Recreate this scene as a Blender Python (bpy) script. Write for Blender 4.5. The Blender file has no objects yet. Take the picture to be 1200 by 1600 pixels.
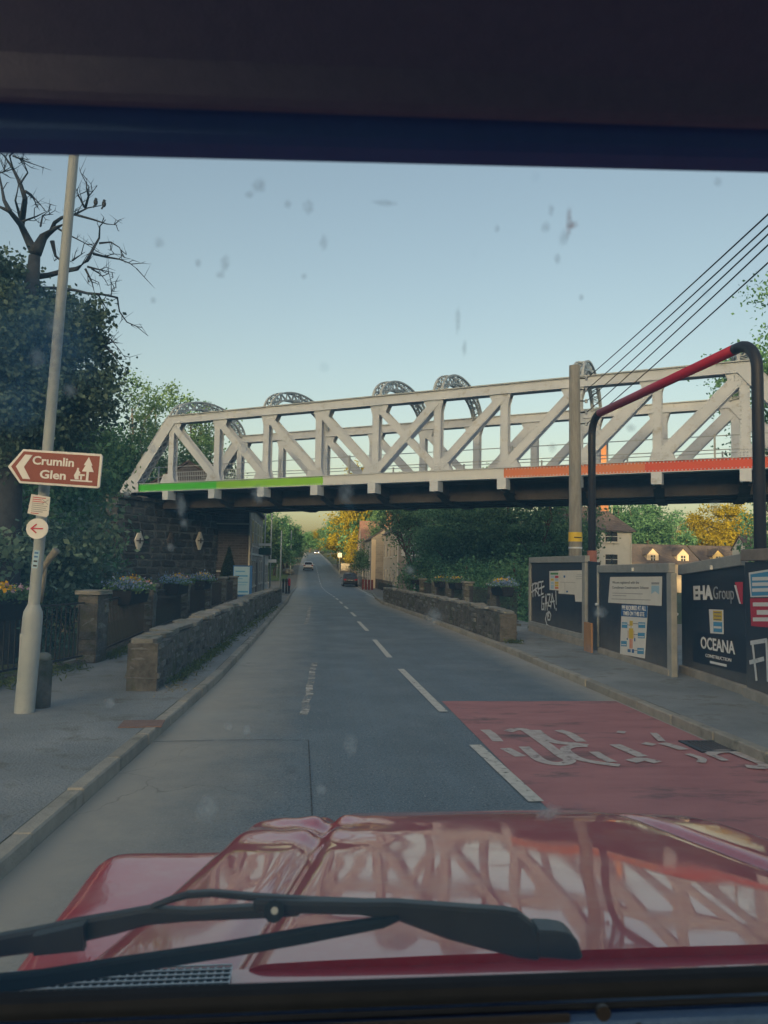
import bpy, bmesh, math, random
import numpy as np
from mathutils import Vector, Matrix
random.seed(7)
R = math.radians
SC = bpy.context.scene
COL = SC.collection

# ------------------------------------------------------------------ camera
CAM = Vector((-1.69, 0.0, 1.75))
YAW, PITCH, ROLL = R(5.6), R(4.05), R(1.0)
_f = Vector((math.sin(YAW)*math.cos(PITCH), math.cos(YAW)*math.cos(PITCH), math.sin(PITCH)))
_r0 = Vector((math.cos(YAW), -math.sin(YAW), 0.0))
_u0 = _r0.cross(_f)
_r = _r0*math.cos(ROLL) + _u0*math.sin(ROLL)
_u = _u0*math.cos(ROLL) - _r0*math.sin(ROLL)
cam_data = bpy.data.cameras.new('camera')
cam = bpy.data.objects.new('camera', cam_data)
COL.objects.link(cam)
cam.matrix_world = Matrix(((_r.x, _u.x, -_f.x, CAM.x), (_r.y, _u.y, -_f.y, CAM.y), (_r.z, _u.z, -_f.z, CAM.z), (0, 0, 0, 1)))
cam_data.sensor_fit = 'VERTICAL'
cam_data.sensor_height = 36.0
cam_data.lens = 27.0
cam_data.clip_start = 0.03
cam_data.clip_end = 4000.0
cam_data.dof.use_dof = True
cam_data.dof.focus_distance = 22.0
cam_data.dof.aperture_fstop = 10.0
SC.camera = cam

# ------------------------------------------------------------------ sky, sun, exposure
SUN_EL = R(9.0)
SUN_DIR = Vector((0.35, 0.93, 0)).normalized()          # the way the light travels, on the ground
w = bpy.data.worlds.new('World'); SC.world = w; w.use_nodes = True
nt = w.node_tree; nt.nodes.clear()
sky = nt.nodes.new('ShaderNodeTexSky'); sky.sky_type = 'NISHITA'; sky.sun_disc = False
sky.sun_elevation = SUN_EL
sky.sun_rotation = math.atan2(-SUN_DIR.x, -SUN_DIR.y)
sky.air_density = 1.0; sky.dust_density = 3.8; sky.ozone_density = 0.15
bg = nt.nodes.new('ShaderNodeBackground'); bg.inputs['Strength'].default_value = 0.15
ow = nt.nodes.new('ShaderNodeOutputWorld')
nt.links.new(sky.outputs[0], bg.inputs['Color']); nt.links.new(bg.outputs[0], ow.inputs['Surface'])
sl = bpy.data.lights.new('sun', 'SUN'); sl.energy = 4.6; sl.angle = R(0.6); sl.color = (1.0, 0.70, 0.34)
so = bpy.data.objects.new('sun', sl); COL.objects.link(so)
so.location = (-20, -60, 40)
so.rotation_euler = Vector((SUN_DIR.x*math.cos(SUN_EL), SUN_DIR.y*math.cos(SUN_EL), -math.sin(SUN_EL))).to_track_quat('-Z', 'Y').to_euler()
vs = SC.view_settings
vs.view_transform = 'Standard'; vs.look = 'None'; vs.gamma = 1.0; vs.use_curve_mapping = False
vs.exposure = 0.70
SC.render.engine = 'CYCLES'
SC.cycles.max_bounces = 8; SC.cycles.transparent_max_bounces = 24
SC.cycles.diffuse_bounces = 4; SC.cycles.glossy_bounces = 4
SC.cycles.caustics_reflective = False; SC.cycles.caustics_refractive = False

# ------------------------------------------------------------------ pixel (1200 x 1600) to place helpers
def ray(px, py): return _f + _r*((px-600)/1200.0) - _u*((py-800)/1200.0)
def G(px, py, z=0.0):
    d = ray(px, py); t = (z-CAM.z)/d.z; return CAM + d*t
def D(px, py, d): return CAM + ray(px, py)*d
def AY(px, py, y):
    d = ray(px, py); return CAM + d*((y-CAM.y)/d.y)
def plane_hit(px, py, a, n):
    d = ray(px, py); t = (a-CAM).dot(n)/d.dot(n); return CAM + d*t

# ------------------------------------------------------------------ object helpers
def tag(o, label=None, cat=None, group=None, kind=None):
    if label: o['label'] = label
    if cat: o['category'] = cat
    if group: o['group'] = group
    if kind: o['kind'] = kind
    return o
def thing(name, label, cat, loc=(0, 0, 0), rz=0.0, group=None):
    o = bpy.data.objects.new(name, None); COL.objects.link(o)
    o.empty_display_size = 0.2
    o.location = loc; o.rotation_euler = (0, 0, rz)
    return tag(o, label, cat, group)
def link(name, me, parent=None, loc=None, rot=None, scale=None):
    o = bpy.data.objects.new(name, me); COL.objects.link(o)
    if parent is not None: o.parent = parent
    if loc is not None: o.location = loc
    if rot is not None: o.rotation_euler = rot
    if scale is not None: o.scale = scale
    return o
def copy_tree(o, parent=None):
    c = o.copy(); COL.objects.link(c); c.parent = parent
    for ch in list(o.children): copy_tree(ch, c)
    return c

class MB:
    def __init__(s): s.v = []; s.f = []
    def add(s, vs, fs):
        n = len(s.v); s.v += [tuple(v) for v in vs]; s.f += [tuple(i+n for i in f) for f in fs]; return s
    def box(s, c, d, rot=None):
        x, y, z = d[0]/2, d[1]/2, d[2]/2
        vs = [Vector(p) for p in ((-x,-y,-z),(x,-y,-z),(x,y,-z),(-x,y,-z),(-x,-y,z),(x,-y,z),(x,y,z),(-x,y,z))]
        if rot is not None: vs = [rot @ v for v in vs]
        c = Vector(c)
        return s.add([v+c for v in vs], [(0,3,2,1),(4,5,6,7),(0,1,5,4),(1,2,6,5),(2,3,7,6),(3,0,4,7)])
    def rng(s, x0, x1, y0, y1, z0, z1):
        return s.box(((x0+x1)/2, (y0+y1)/2, (z0+z1)/2), (x1-x0, y1-y0, z1-z0))
    def bar(s, p0, p1, w, h, up=(0, 0, 1)):
        p0 = Vector(p0); p1 = Vector(p1); a = (p1-p0); L = a.length; a = a/L; up = Vector(up)
        sd = a.cross(up)
        if sd.length < 1e-5: sd = a.cross(Vector((1, 0, 0)))
        sd.normalize(); u2 = sd.cross(a)
        m = Matrix((sd, a, u2)).transposed()
        return s.box((p0+p1)/2, (w, L, h), m)
    def tube(s, pts, rad, n=8, cap=True):
        pts = [Vector(p) for p in pts]; m = len(pts)
        if not hasattr(rad, '__len__'): rad = [rad]*m
        vs = []; ref = None
        for i, p in enumerate(pts):
            t = (pts[min(i+1, m-1)]-pts[max(i-1, 0)]).normalized()
            if ref is None:
                ref = t.cross(Vector((0, 0, 1)))
                if ref.length < 0.05: ref = t.cross(Vector((1, 0, 0)))
            ref = (ref - t*ref.dot(t)).normalized(); b = t.cross(ref)
            for k in range(n):
                a = 2*math.pi*k/n; vs.append(p + (ref*math.cos(a)+b*math.sin(a))*rad[i])
        fs = []
        for i in range(m-1):
            for k in range(n):
                k2 = (k+1) % n; fs.append((i*n+k, i*n+k2, (i+1)*n+k2, (i+1)*n+k))
        if cap: fs.append(tuple(range(n-1, -1, -1))); fs.append(tuple((m-1)*n+k for k in range(n)))
        return s.add(vs, fs)
    def prism(s, poly, a, b, axis='z'):
        n = len(poly)
        def mk(p, h): return {'z': (p[0], p[1], h), 'y': (p[0], h, p[1]), 'x': (h, p[0], p[1])}[axis]
        vs = [mk(p, a) for p in poly] + [mk(p, b) for p in poly]
        return s.add(vs, [tuple(range(n-1, -1, -1)), tuple(range(n, 2*n))] + [(i, (i+1) % n, n+(i+1) % n, n+i) for i in range(n)])
    def lathe(s, prof, n=16, c=(0, 0, 0)):
        vs = []; fs = []; m = len(prof)
        for (r, z) in prof:
            for k in range(n):
                a = 2*math.pi*k/n; vs.append((c[0]+r*math.cos(a), c[1]+r*math.sin(a), c[2]+z))
        for i in range(m-1):
            for k in range(n):
                k2 = (k+1) % n; fs.append((i*n+k, i*n+k2, (i+1)*n+k2, (i+1)*n+k))
        fs.append(tuple(range(n-1, -1, -1))); fs.append(tuple((m-1)*n+k for k in range(n)))
        return s.add(vs, fs)
    def loft(s, secs, cap=True):
        n = len(secs[0]); vs = [p for sec in secs for p in sec]; fs = []
        for i in range(len(secs)-1):
            for k in range(n):
                k2 = (k+1) % n; fs.append((i*n+k, i*n+k2, (i+1)*n+k2, (i+1)*n+k))
        if cap: fs.append(tuple(range(n-1, -1, -1))); fs.append(tuple((len(secs)-1)*n+k for k in range(n)))
        return s.add(vs, fs)
    def grid(s, fn, us, vs_, close=False):
        vs = [fn(u, v) for v in vs_ for u in us]; n = len(us)
        return s.add(vs, [(j*n+i, j*n+i+1, (j+1)*n+i+1, (j+1)*n+i) for j in range(len(vs_)-1) for i in range(n-1)])
    def mesh(s, name, mat=None, smooth=False, bevel=0.0, seg=1, fix=True):
        me = bpy.data.meshes.new(name); me.from_pydata(s.v, [], s.f)
        bm = None
        if fix or bevel > 0:
            bm = bmesh.new(); bm.from_mesh(me)
            if fix: bmesh.ops.recalc_face_normals(bm, faces=bm.faces)
            if bevel > 0:
                ed = [e for e in bm.edges if len(e.link_faces) == 2 and e.calc_face_angle(0) > 0.5]
                bmesh.ops.bevel(bm, geom=ed, offset=bevel, segments=seg, profile=0.6, affect='EDGES', clamp_overlap=True)
            bm.to_mesh(me); bm.free()
        if smooth: me.polygons.foreach_set('use_smooth', [True]*len(me.polygons))
        if mat is not None: me.materials.append(mat)
        me.update(); return me
    def build(s, name, mat, parent=None, smooth=False, bevel=0.0, seg=1, fix=True, **k):
        return link(name, s.mesh(name, mat, smooth, bevel, seg, fix), parent, **k)
def smooth_by_angle(o, ang=0.7):
    o.data.polygons.foreach_set('use_smooth', [True]*len(o.data.polygons))
    try: o.data.set_sharp_from_angle(angle=ang)
    except Exception: pass
    return o
def box(name, mat, parent, x0, x1, y0, y1, z0, z1, bevel=0.0, **k):
    return MB().rng(x0, x1, y0, y1, z0, z1).build(name, mat, parent, bevel=bevel, **k)

# ------------------------------------------------------------------ materials
def pm(name, c1, c2=None, scale=4.0, rough=0.8, metal=0.0, bump=0.0, bscale=None, rnd=0.0, coord='Object', detail=6.0, spec=0.5, coat=0.0, stretch=(1, 1, 1), c3=None, s3=0.6, t3=(0.55, 0.7), alpha_noise=None):
    m = bpy.data.materials.new(name); m.use_nodes = True; n = m.node_tree.nodes; l = m.node_tree.links
    b = n['Principled BSDF']; b.inputs['Roughness'].default_value = rough; b.inputs['Metallic'].default_value = metal
    b.inputs['Specular IOR Level'].default_value = spec; b.inputs['Coat Weight'].default_value = coat; b.inputs['Coat Roughness'].default_value = 0.03
    c1 = tuple(c1)+(1,); b.inputs['Base Color'].default_value = c1
    if c2 is None and not bump and not rnd: return m
    tc = n.new('ShaderNodeTexCoord'); mp = n.new('ShaderNodeMapping'); mp.inputs['Scale'].default_value = stretch
    l.new(tc.outputs[coord], mp.inputs['Vector']); vec = mp.outputs[0]
    oi = None
    if rnd:
        oi = n.new('ShaderNodeObjectInfo'); ad = n.new('ShaderNodeVectorMath'); ad.operation = 'ADD'
        mu = n.new('ShaderNodeMath'); mu.operation = 'MULTIPLY'; mu.inputs[1].default_value = 37.0
        l.new(oi.outputs['Random'], mu.inputs[0]); l.new(vec, ad.inputs[0]); l.new(mu.outputs[0], ad.inputs[1]); vec = ad.outputs[0]
    no = n.new('ShaderNodeTexNoise'); no.inputs['Scale'].default_value = scale; no.inputs['Detail'].default_value = detail; no.inputs['Roughness'].default_value = 0.62
    l.new(vec, no.inputs['Vector'])
    out = None
    if c2 is not None:
        cr = n.new('ShaderNodeValToRGB'); cr.color_ramp.elements[0].position = 0.32; cr.color_ramp.elements[1].position = 0.68
        cr.color_ramp.elements[0].color = c1; cr.color_ramp.elements[1].color = tuple(c2)+(1,)
        l.new(no.outputs['Fac'], cr.inputs[0]); out = cr.outputs[0]
    else:
        rg = n.new('ShaderNodeRGB'); rg.outputs[0].default_value = c1; out = rg.outputs[0]
    if c3 is not None:
        n3 = n.new('ShaderNodeTexNoise'); n3.inputs['Scale'].default_value = s3; n3.inputs['Detail'].default_value = 8; n3.inputs['Roughness'].default_value = 0.7
        l.new(vec, n3.inputs['Vector'])
        r3 = n.new('ShaderNodeMapRange'); r3.inputs['From Min'].default_value = t3[0]; r3.inputs['From Max'].default_value = t3[1]
        l.new(n3.outputs['Fac'], r3.inputs['Value'])
        mx = n.new('ShaderNodeMix'); mx.data_type = 'RGBA'; l.new(r3.outputs[0], mx.inputs['Factor']); l.new(out, mx.inputs[6]); mx.inputs[7].default_value = tuple(c3)+(1,); out = mx.outputs[2]
    if rnd:
        hs = n.new('ShaderNodeHueSaturation'); mr = n.new('ShaderNodeMapRange'); mr.inputs['To Min'].default_value = 1-rnd; mr.inputs['To Max'].default_value = 1+rnd
        l.new(oi.outputs['Random'], mr.inputs['Value']); l.new(mr.outputs[0], hs.inputs['Value']); l.new(out, hs.inputs['Color']); out = hs.outputs[0]
    l.new(out, b.inputs['Base Color'])
    if bump:
        nb = n.new('ShaderNodeTexNoise'); nb.inputs['Scale'].default_value = bscale or scale*4; nb.inputs['Detail'].default_value = 8
        l.new(vec, nb.inputs['Vector']); bp = n.new('ShaderNodeBump'); bp.inputs['Strength'].default_value = min(1, bump); bp.inputs['Distance'].default_value = 0.02
        l.new(nb.outputs['Fac'], bp.inputs['Height']); l.new(bp.outputs[0], b.inputs['Normal'])
    if alpha_noise:                                         # worn paint: holes where it has flaked
        na = n.new('ShaderNodeTexNoise'); na.inputs['Scale'].default_value = alpha_noise[0]; na.inputs['Detail'].default_value = 8; na.inputs['Roughness'].default_value = 0.75
        l.new(vec, na.inputs['Vector']); ra = n.new('ShaderNodeMapRange'); ra.inputs['From Min'].default_value = alpha_noise[1]; ra.inputs['From Max'].default_value = alpha_noise[2]
        l.new(na.outputs['Fac'], ra.inputs['Value']); l.new(ra.outputs[0], b.inputs['Alpha'])
    return m
def leafmat(name, ca, cb, trans=0.45):
    m = bpy.data.materials.new(name); m.use_nodes = True; n = m.node_tree.nodes; l = m.node_tree.links
    b = n['Principled BSDF']; b.inputs['Roughness'].default_value = 0.55; b.inputs['Specular IOR Level'].default_value = 0.3
    ge = n.new('ShaderNodeNewGeometry'); cr = n.new('ShaderNodeValToRGB')
    cr.color_ramp.elements[0].color = tuple(ca)+(1,); cr.color_ramp.elements[1].color = tuple(cb)+(1,)
    l.new(ge.outputs['Random Per Island'], cr.inputs[0])
    oi = n.new('ShaderNodeObjectInfo'); hs = n.new('ShaderNodeHueSaturation'); mr = n.new('ShaderNodeMapRange'); mr.inputs['To Min'].default_value = 0.8; mr.inputs['To Max'].default_value = 1.2
    l.new(oi.outputs['Random'], mr.inputs['Value']); l.new(mr.outputs[0], hs.inputs['Value']); l.new(cr.outputs[0], hs.inputs['Color'])
    l.new(hs.outputs[0], b.inputs['Base Color'])
    t = n.new('ShaderNodeBsdfTranslucent'); l.new(hs.outputs[0], t.inputs['Color'])
    mx = n.new('ShaderNodeMixShader'); mx.inputs[0].default_value = trans
    l.new(b.outputs[0], mx.inputs[1]); l.new(t.outputs[0], mx.inputs[2]); l.new(mx.outputs[0], n['Material Output'].inputs['Surface'])
    return m
def emit(name, c, s):
    m = bpy.data.materials.new(name); m.use_nodes = True; b = m.node_tree.nodes['Principled BSDF']
    b.inputs['Base Color'].default_value = tuple(c)+(1,); b.inputs['Emission Color'].default_value = tuple(c)+(1,); b.inputs['Emission Strength'].default_value = s
    return m

M = {}
M['bridge'] = pm('bridge_paint', (0.50, 0.575, 0.68), (0.58, 0.65, 0.75), 1.4, 0.6, bump=0.15, bscale=30, c3=(0.30, 0.29, 0.27), s3=2.6, t3=(0.55, 0.80))
M['bridge_grey'] = pm('bridge_grey_paint', (0.36, 0.42, 0.46), (0.48, 0.53, 0.57), 2, 0.6)
M['bridge_dark'] = pm('dark_bridge_steel', (0.045, 0.045, 0.05), (0.09, 0.085, 0.085), 1.2, 0.8, bump=0.2, c3=(0.12, 0.08, 0.05), s3=1.1, t3=(0.6, 0.8))  # near-black base with browner blotches at random
M['green1'] = pm('green_paint', (0.05, 0.55, 0.03), (0.06, 0.48, 0.03), 3, 0.45, c3=(0.02, 0.22, 0.02), s3=2.2, t3=(0.6, 0.8))
M['green2'] = pm('lime_paint', (0.24, 0.58, 0.03), (0.21, 0.52, 0.03), 3, 0.45, c3=(0.14, 0.3, 0.02), s3=2.2, t3=(0.6, 0.8))
M['whitepl'] = pm('white_plate_paint', (0.54, 0.60, 0.66), (0.58, 0.63, 0.68), 3, 0.5)
M['orange'] = pm('orange_paint', (0.62, 0.16, 0.06), (0.58, 0.19, 0.09), 3, 0.5, c3=(0.5, 0.3, 0.2), s3=3, t3=(0.6, 0.8))
M['red'] = pm('red_paint', (0.62, 0.055, 0.025), (0.56, 0.07, 0.03), 3, 0.5, c3=(0.5, 0.25, 0.2), s3=3, t3=(0.62, 0.8))
M['stone'] = pm('dark_stone', (0.065, 0.071, 0.072), (0.17, 0.172, 0.168), 7, 0.9, bump=1.0, bscale=12, rnd=0.65, c3=(0.045, 0.062, 0.025), s3=2.0, t3=(0.50, 0.66))
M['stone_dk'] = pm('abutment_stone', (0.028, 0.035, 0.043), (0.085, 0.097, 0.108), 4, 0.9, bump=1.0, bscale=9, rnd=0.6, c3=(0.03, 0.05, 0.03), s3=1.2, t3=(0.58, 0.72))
M['mortar'] = pm('mortar', (0.045, 0.044, 0.04), (0.15, 0.145, 0.13), 6, 0.95, bump=0.5, c3=(0.05, 0.06, 0.03), s3=1.4, t3=(0.5, 0.62))
M['mortar_dk'] = pm('old_mortar', (0.07, 0.078, 0.085), (0.22, 0.235, 0.245), 1.6, 0.95, bump=0.5)
M['coping'] = pm('coping_stone', (0.18, 0.185, 0.175), (0.28, 0.28, 0.262), 3, 0.9, bump=0.6, bscale=16, rnd=0.2, c3=(0.08, 0.10, 0.045), s3=1.5, t3=(0.52, 0.66))
M['iron'] = pm('black_iron', (0.012, 0.014, 0.018), (0.02, 0.022, 0.026), 8, 0.45)
M['plastic_dk'] = pm('dark_plastic', (0.012, 0.014, 0.018), rough=0.7, spec=0.2)
M['lamp_post'] = pm('grey_post_paint', (0.31, 0.36, 0.375), (0.40, 0.44, 0.455), 3, 0.55, bump=0.1, c3=(0.22, 0.21, 0.18), s3=2.5, t3=(0.6, 0.78))
M['brown_sign'] = pm('brown_sign_face', (0.24, 0.045, 0.022), (0.27, 0.055, 0.03), 6, 0.5)
M['white'] = pm('white_paint', (0.72, 0.73, 0.72), (0.80, 0.80, 0.78), 5, 0.5)
M['paper'] = pm('white_paper', (0.66, 0.66, 0.62), (0.74, 0.73, 0.69), 3, 0.7)
M['lettering'] = pm('white_lettering', (0.78, 0.79, 0.79), rough=0.5)
M['grey_text'] = pm('grey_lettering', (0.16, 0.17, 0.18), rough=0.6)
M['grey_text_lt'] = pm('faint_grey_lettering', (0.32, 0.33, 0.34), rough=0.6)
M['sign_red'] = pm('sign_red', (0.55, 0.02, 0.05), (0.50, 0.03, 0.06), 4, 0.5)
M['sign_blue'] = pm('sign_blue', (0.02, 0.13, 0.36), (0.03, 0.15, 0.38), 4, 0.5)
M['sign_blue_lt'] = pm('sign_sky_blue', (0.06, 0.30, 0.55), (0.08, 0.33, 0.58), 4, 0.5)
M['sign_pale'] = pm('sign_pale_blue', (0.32, 0.52, 0.66), (0.40, 0.58, 0.70), 2, 0.5)
M['sign_yel'] = pm('sign_yellow', (0.72, 0.52, 0.03), (0.68, 0.48, 0.04), 4, 0.5)
M['sign_orange'] = pm('sign_orange', (0.65, 0.2, 0.08), rough=0.5)
M['skin_sil'] = pm('sign_pale_figure', (0.7, 0.55, 0.4), rough=0.6)
M['board'] = pm('navy_hoarding_paint', (0.012, 0.018, 0.034), (0.02, 0.027, 0.045), 1.5, 0.5, bump=0.1, c3=(0.05, 0.055, 0.065), s3=1.3, t3=(0.60, 0.85))
def dirty_foot(m, z0, z1, c):                              # mud splashed up the foot of a board, with a ragged edge
    n = m.node_tree.nodes; l = m.node_tree.links; b = n['Principled BSDF']; src = b.inputs['Base Color'].links[0].from_socket
    tc = n.new('ShaderNodeTexCoord'); se = n.new('ShaderNodeSeparateXYZ'); l.new(tc.outputs['Object'], se.inputs[0])
    no = n.new('ShaderNodeTexNoise'); no.inputs['Scale'].default_value = 3.5; no.inputs['Detail'].default_value = 9; no.inputs['Roughness'].default_value = .75; l.new(tc.outputs['Object'], no.inputs['Vector'])
    ma = n.new('ShaderNodeMath'); ma.operation = 'MULTIPLY_ADD'; l.new(no.outputs['Fac'], ma.inputs[0]); ma.inputs[1].default_value = -.9; l.new(se.outputs[2], ma.inputs[2])
    mr = n.new('ShaderNodeMapRange'); mr.inputs['From Min'].default_value = z0-.45; mr.inputs['From Max'].default_value = z1-.45; mr.inputs['To Min'].default_value = .8; mr.inputs['To Max'].default_value = 0; l.new(ma.outputs[0], mr.inputs['Value'])
    mx = n.new('ShaderNodeMix'); mx.data_type = 'RGBA'; l.new(mr.outputs[0], mx.inputs['Factor']); l.new(src, mx.inputs[6]); mx.inputs[7].default_value = tuple(c)+(1,); l.new(mx.outputs[2], b.inputs['Base Color'])
dirty_foot(M['board'], .10, .75, (0.13, 0.125, 0.115))
M['frame_grey'] = pm('grey_timber', (0.24, 0.26, 0.26), (0.33, 0.34, 0.33), 4, 0.75, bump=0.25, stretch=(1, 1, 1), c3=(0.16, 0.15, 0.13), s3=2, t3=(0.58, 0.75))
M['plinth'] = pm('concrete_plinth', (0.24, 0.23, 0.20), (0.36, 0.34, 0.30), 4, 0.9, bump=0.5)
M['timber'] = pm('raw_timber', (0.30, 0.16, 0.06), (0.40, 0.22, 0.09), 5, 0.8, bump=0.3, stretch=(4, 4, 0.6))
M['pole_wood'] = pm('weathered_pole', (0.20, 0.205, 0.195), (0.31, 0.31, 0.29), 6, 0.85, bump=0.4, stretch=(3, 3, 0.35))
M['barrier_dk'] = pm('dark_barrier_paint', (0.012, 0.014, 0.024), (0.022, 0.024, 0.034), 3, 0.5)
M['barrier_red'] = pm('barrier_red_paint', (0.50, 0.012, 0.05), (0.44, 0.015, 0.05), 3, 0.5)
M['wire'] = pm('cable', (0.06, 0.065, 0.07), rough=0.6)
M['bark'] = pm('bark', (0.06, 0.05, 0.04), (0.13, 0.11, 0.09), 6, 0.95, bump=0.8, stretch=(3, 3, 0.5))
M['bark_pale'] = pm('pale_bark', (0.22, 0.21, 0.18), (0.34, 0.32, 0.27), 6, 0.9, bump=0.4)
M['deadwood'] = pm('dead_wood', (0.030, 0.040, 0.056), (0.06, 0.072, 0.09), 6, 0.9, bump=0.4)
M['leaf_dk'] = leafmat('dark_leaves', (0.042, 0.125, 0.072), (0.16, 0.35, 0.19))
M['leaf_mid'] = leafmat('mid_leaves', (0.06, 0.14, 0.072), (0.19, 0.34, 0.17))
M['leaf_ivy'] = leafmat('ivy_leaves', (0.05, 0.105, 0.085), (0.16, 0.25, 0.19), 0.2)
M['leaf_gold'] = leafmat('sun_gold_leaves', (0.24, 0.22, 0.015), (0.48, 0.40, 0.03))  # gold of the low sun put into the leaf colour
M['leaf_pale'] = leafmat('pale_leaves', (0.05, 0.09, 0.03), (0.15, 0.20, 0.08))
M['conifer'] = leafmat('conifer_needles', (0.008, 0.022, 0.010), (0.03, 0.055, 0.022), 0.1)
M['petal_y'] = leafmat('yellow_petals', (0.75, 0.42, 0.01), (0.85, 0.62, 0.04), 0.3)
M['petal_b'] = leafmat('blue_petals', (0.16, 0.27, 0.50), (0.36, 0.46, 0.66), 0.3)
M['petal_p'] = leafmat('pink_petals', (0.5, 0.3, 0.42), (0.7, 0.5, 0.6), 0.3)
M['grass'] = leafmat('grass_blades', (0.045, 0.085, 0.02), (0.13, 0.17, 0.05), 0.3)

# ================================================================== the lie of the land
def interp(tab, y):
    if y <= tab[0][0]: return tab[0][1]
    for (a, va), (b, vb) in zip(tab, tab[1:]):
        if y <= b:
            t = (y-a)/(b-a); t = t*t*(3-2*t) if len(tab) > 3 else t
            return va+(vb-va)*t
    return tab[-1][1]
def lin(tab, y):
    if y <= tab[0][0]: return tab[0][1]
    for (a, va), (b, vb) in zip(tab, tab[1:]):
        if y <= b: return va+(vb-va)*(y-a)/(b-a)
    return tab[-1][1]
ZT = [(-200, 0), (25, 0), (45, -.15), (70, -.6), (92, -.85), (112, -.3), (140, .95), (200, 3.0), (300, 6.2), (420, 9.5), (900, 20)]
LT = [(-60, -3.5), (4, -3.35), (8, -3.15), (12, -2.95), (20, -2.8), (38, -2.6), (60, -2.8), (96, -2.9), (140, -3.2), (420, -3.2)]
RT = [(-60, 2.6), (16, 2.5), (38, 2.0), (45, 2.3), (60, 3.4), (96, 4.5), (140, 3.6), (420, 3.2)]
_zs = np.linspace(-200, 900, 1101)
_zv = np.array([lin(ZT, y) for y in _zs]); _k = np.hanning(21); _k /= _k.sum()
_zv = np.convolve(np.pad(_zv, 10, mode='edge'), _k, 'valid')
def zr(y): return float(np.interp(y, _zs, _zv))
def L(y): return lin(LT, y)
def RR(y): return lin(RT, y)
def sst(a, b, x):
    t = min(1, max(0, (x-a)/(b-a))); return t*t*(3-2*t)
def ter(x, y):
    z = zr(y)-0.10
    z += -1.6*sst(-7.5, -12, x)*sst(4, 12, y)*(1-sst(40, 46, y)) + 6*sst(-20, -55, x)*sst(-10, 25, y)
    z += -1.2*sst(5.2, 9, x)*sst(19, 24, y)*(1-sst(40, 50, y)) + 5*sst(60, 160, x)
    z += 5*sst(-14, -60, x)*sst(60, 120, y)
    t = -(x*SUN_DIR.x+y*SUN_DIR.y)
    z += (72+1.6*math.sin(x*0.03)+1.0*math.sin(x*0.08+1))*sst(120, 350, t)  # unseen ridge behind the camera, shaped to shade the near ground
    d = math.hypot(x, y-60)
    z += 14*sst(260, 620, d)*sst(0, 200, y+60)
    return z
M['ground'] = pm('earth', (0.03, 0.055, 0.02), (0.06, 0.085, 0.03), 0.6, 0.95, bump=0.5, c3=(0.05, 0.055, 0.03), s3=0.25, t3=(0.5, 0.65))
xs = [-900, -600, -400, -280, -200, -150, -110, -80, -60, -48, -38, -30, -24, -20, -17, -14.5, -12.5, -11, -9.8, -8.8, -7.8, -6, -3, 0, 3, 4.8, 5.6, 6.6, 7.6, 8.8, 10, 12, 15, 19, 24, 30, 38, 48, 60, 80, 110, 150, 200, 280, 400, 600, 900]
ys = [-900, -700, -560, -480, -430, -390, -360, -330, -290, -240, -200, -160, -130, -110, -95, -85, -75, -66, -58, -50, -44, -38, -30, -20, -12, -6, 0, 4, 7, 10, 13, 16, 19, 22, 25, 28, 31, 34, 37, 40, 43, 46, 50, 55, 60, 66, 72, 80, 88, 96, 104, 112, 120, 130, 140, 155, 175, 200, 230, 265, 300, 340, 380, 430, 500, 620, 800, 1100]
g = MB().grid(lambda x, y: (x, y, ter(x, y)-(0.25 if abs(x) < 4.9 else 0)), xs, ys).build('ground', M['ground'], smooth=True); tag(g, kind='structure')

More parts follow.
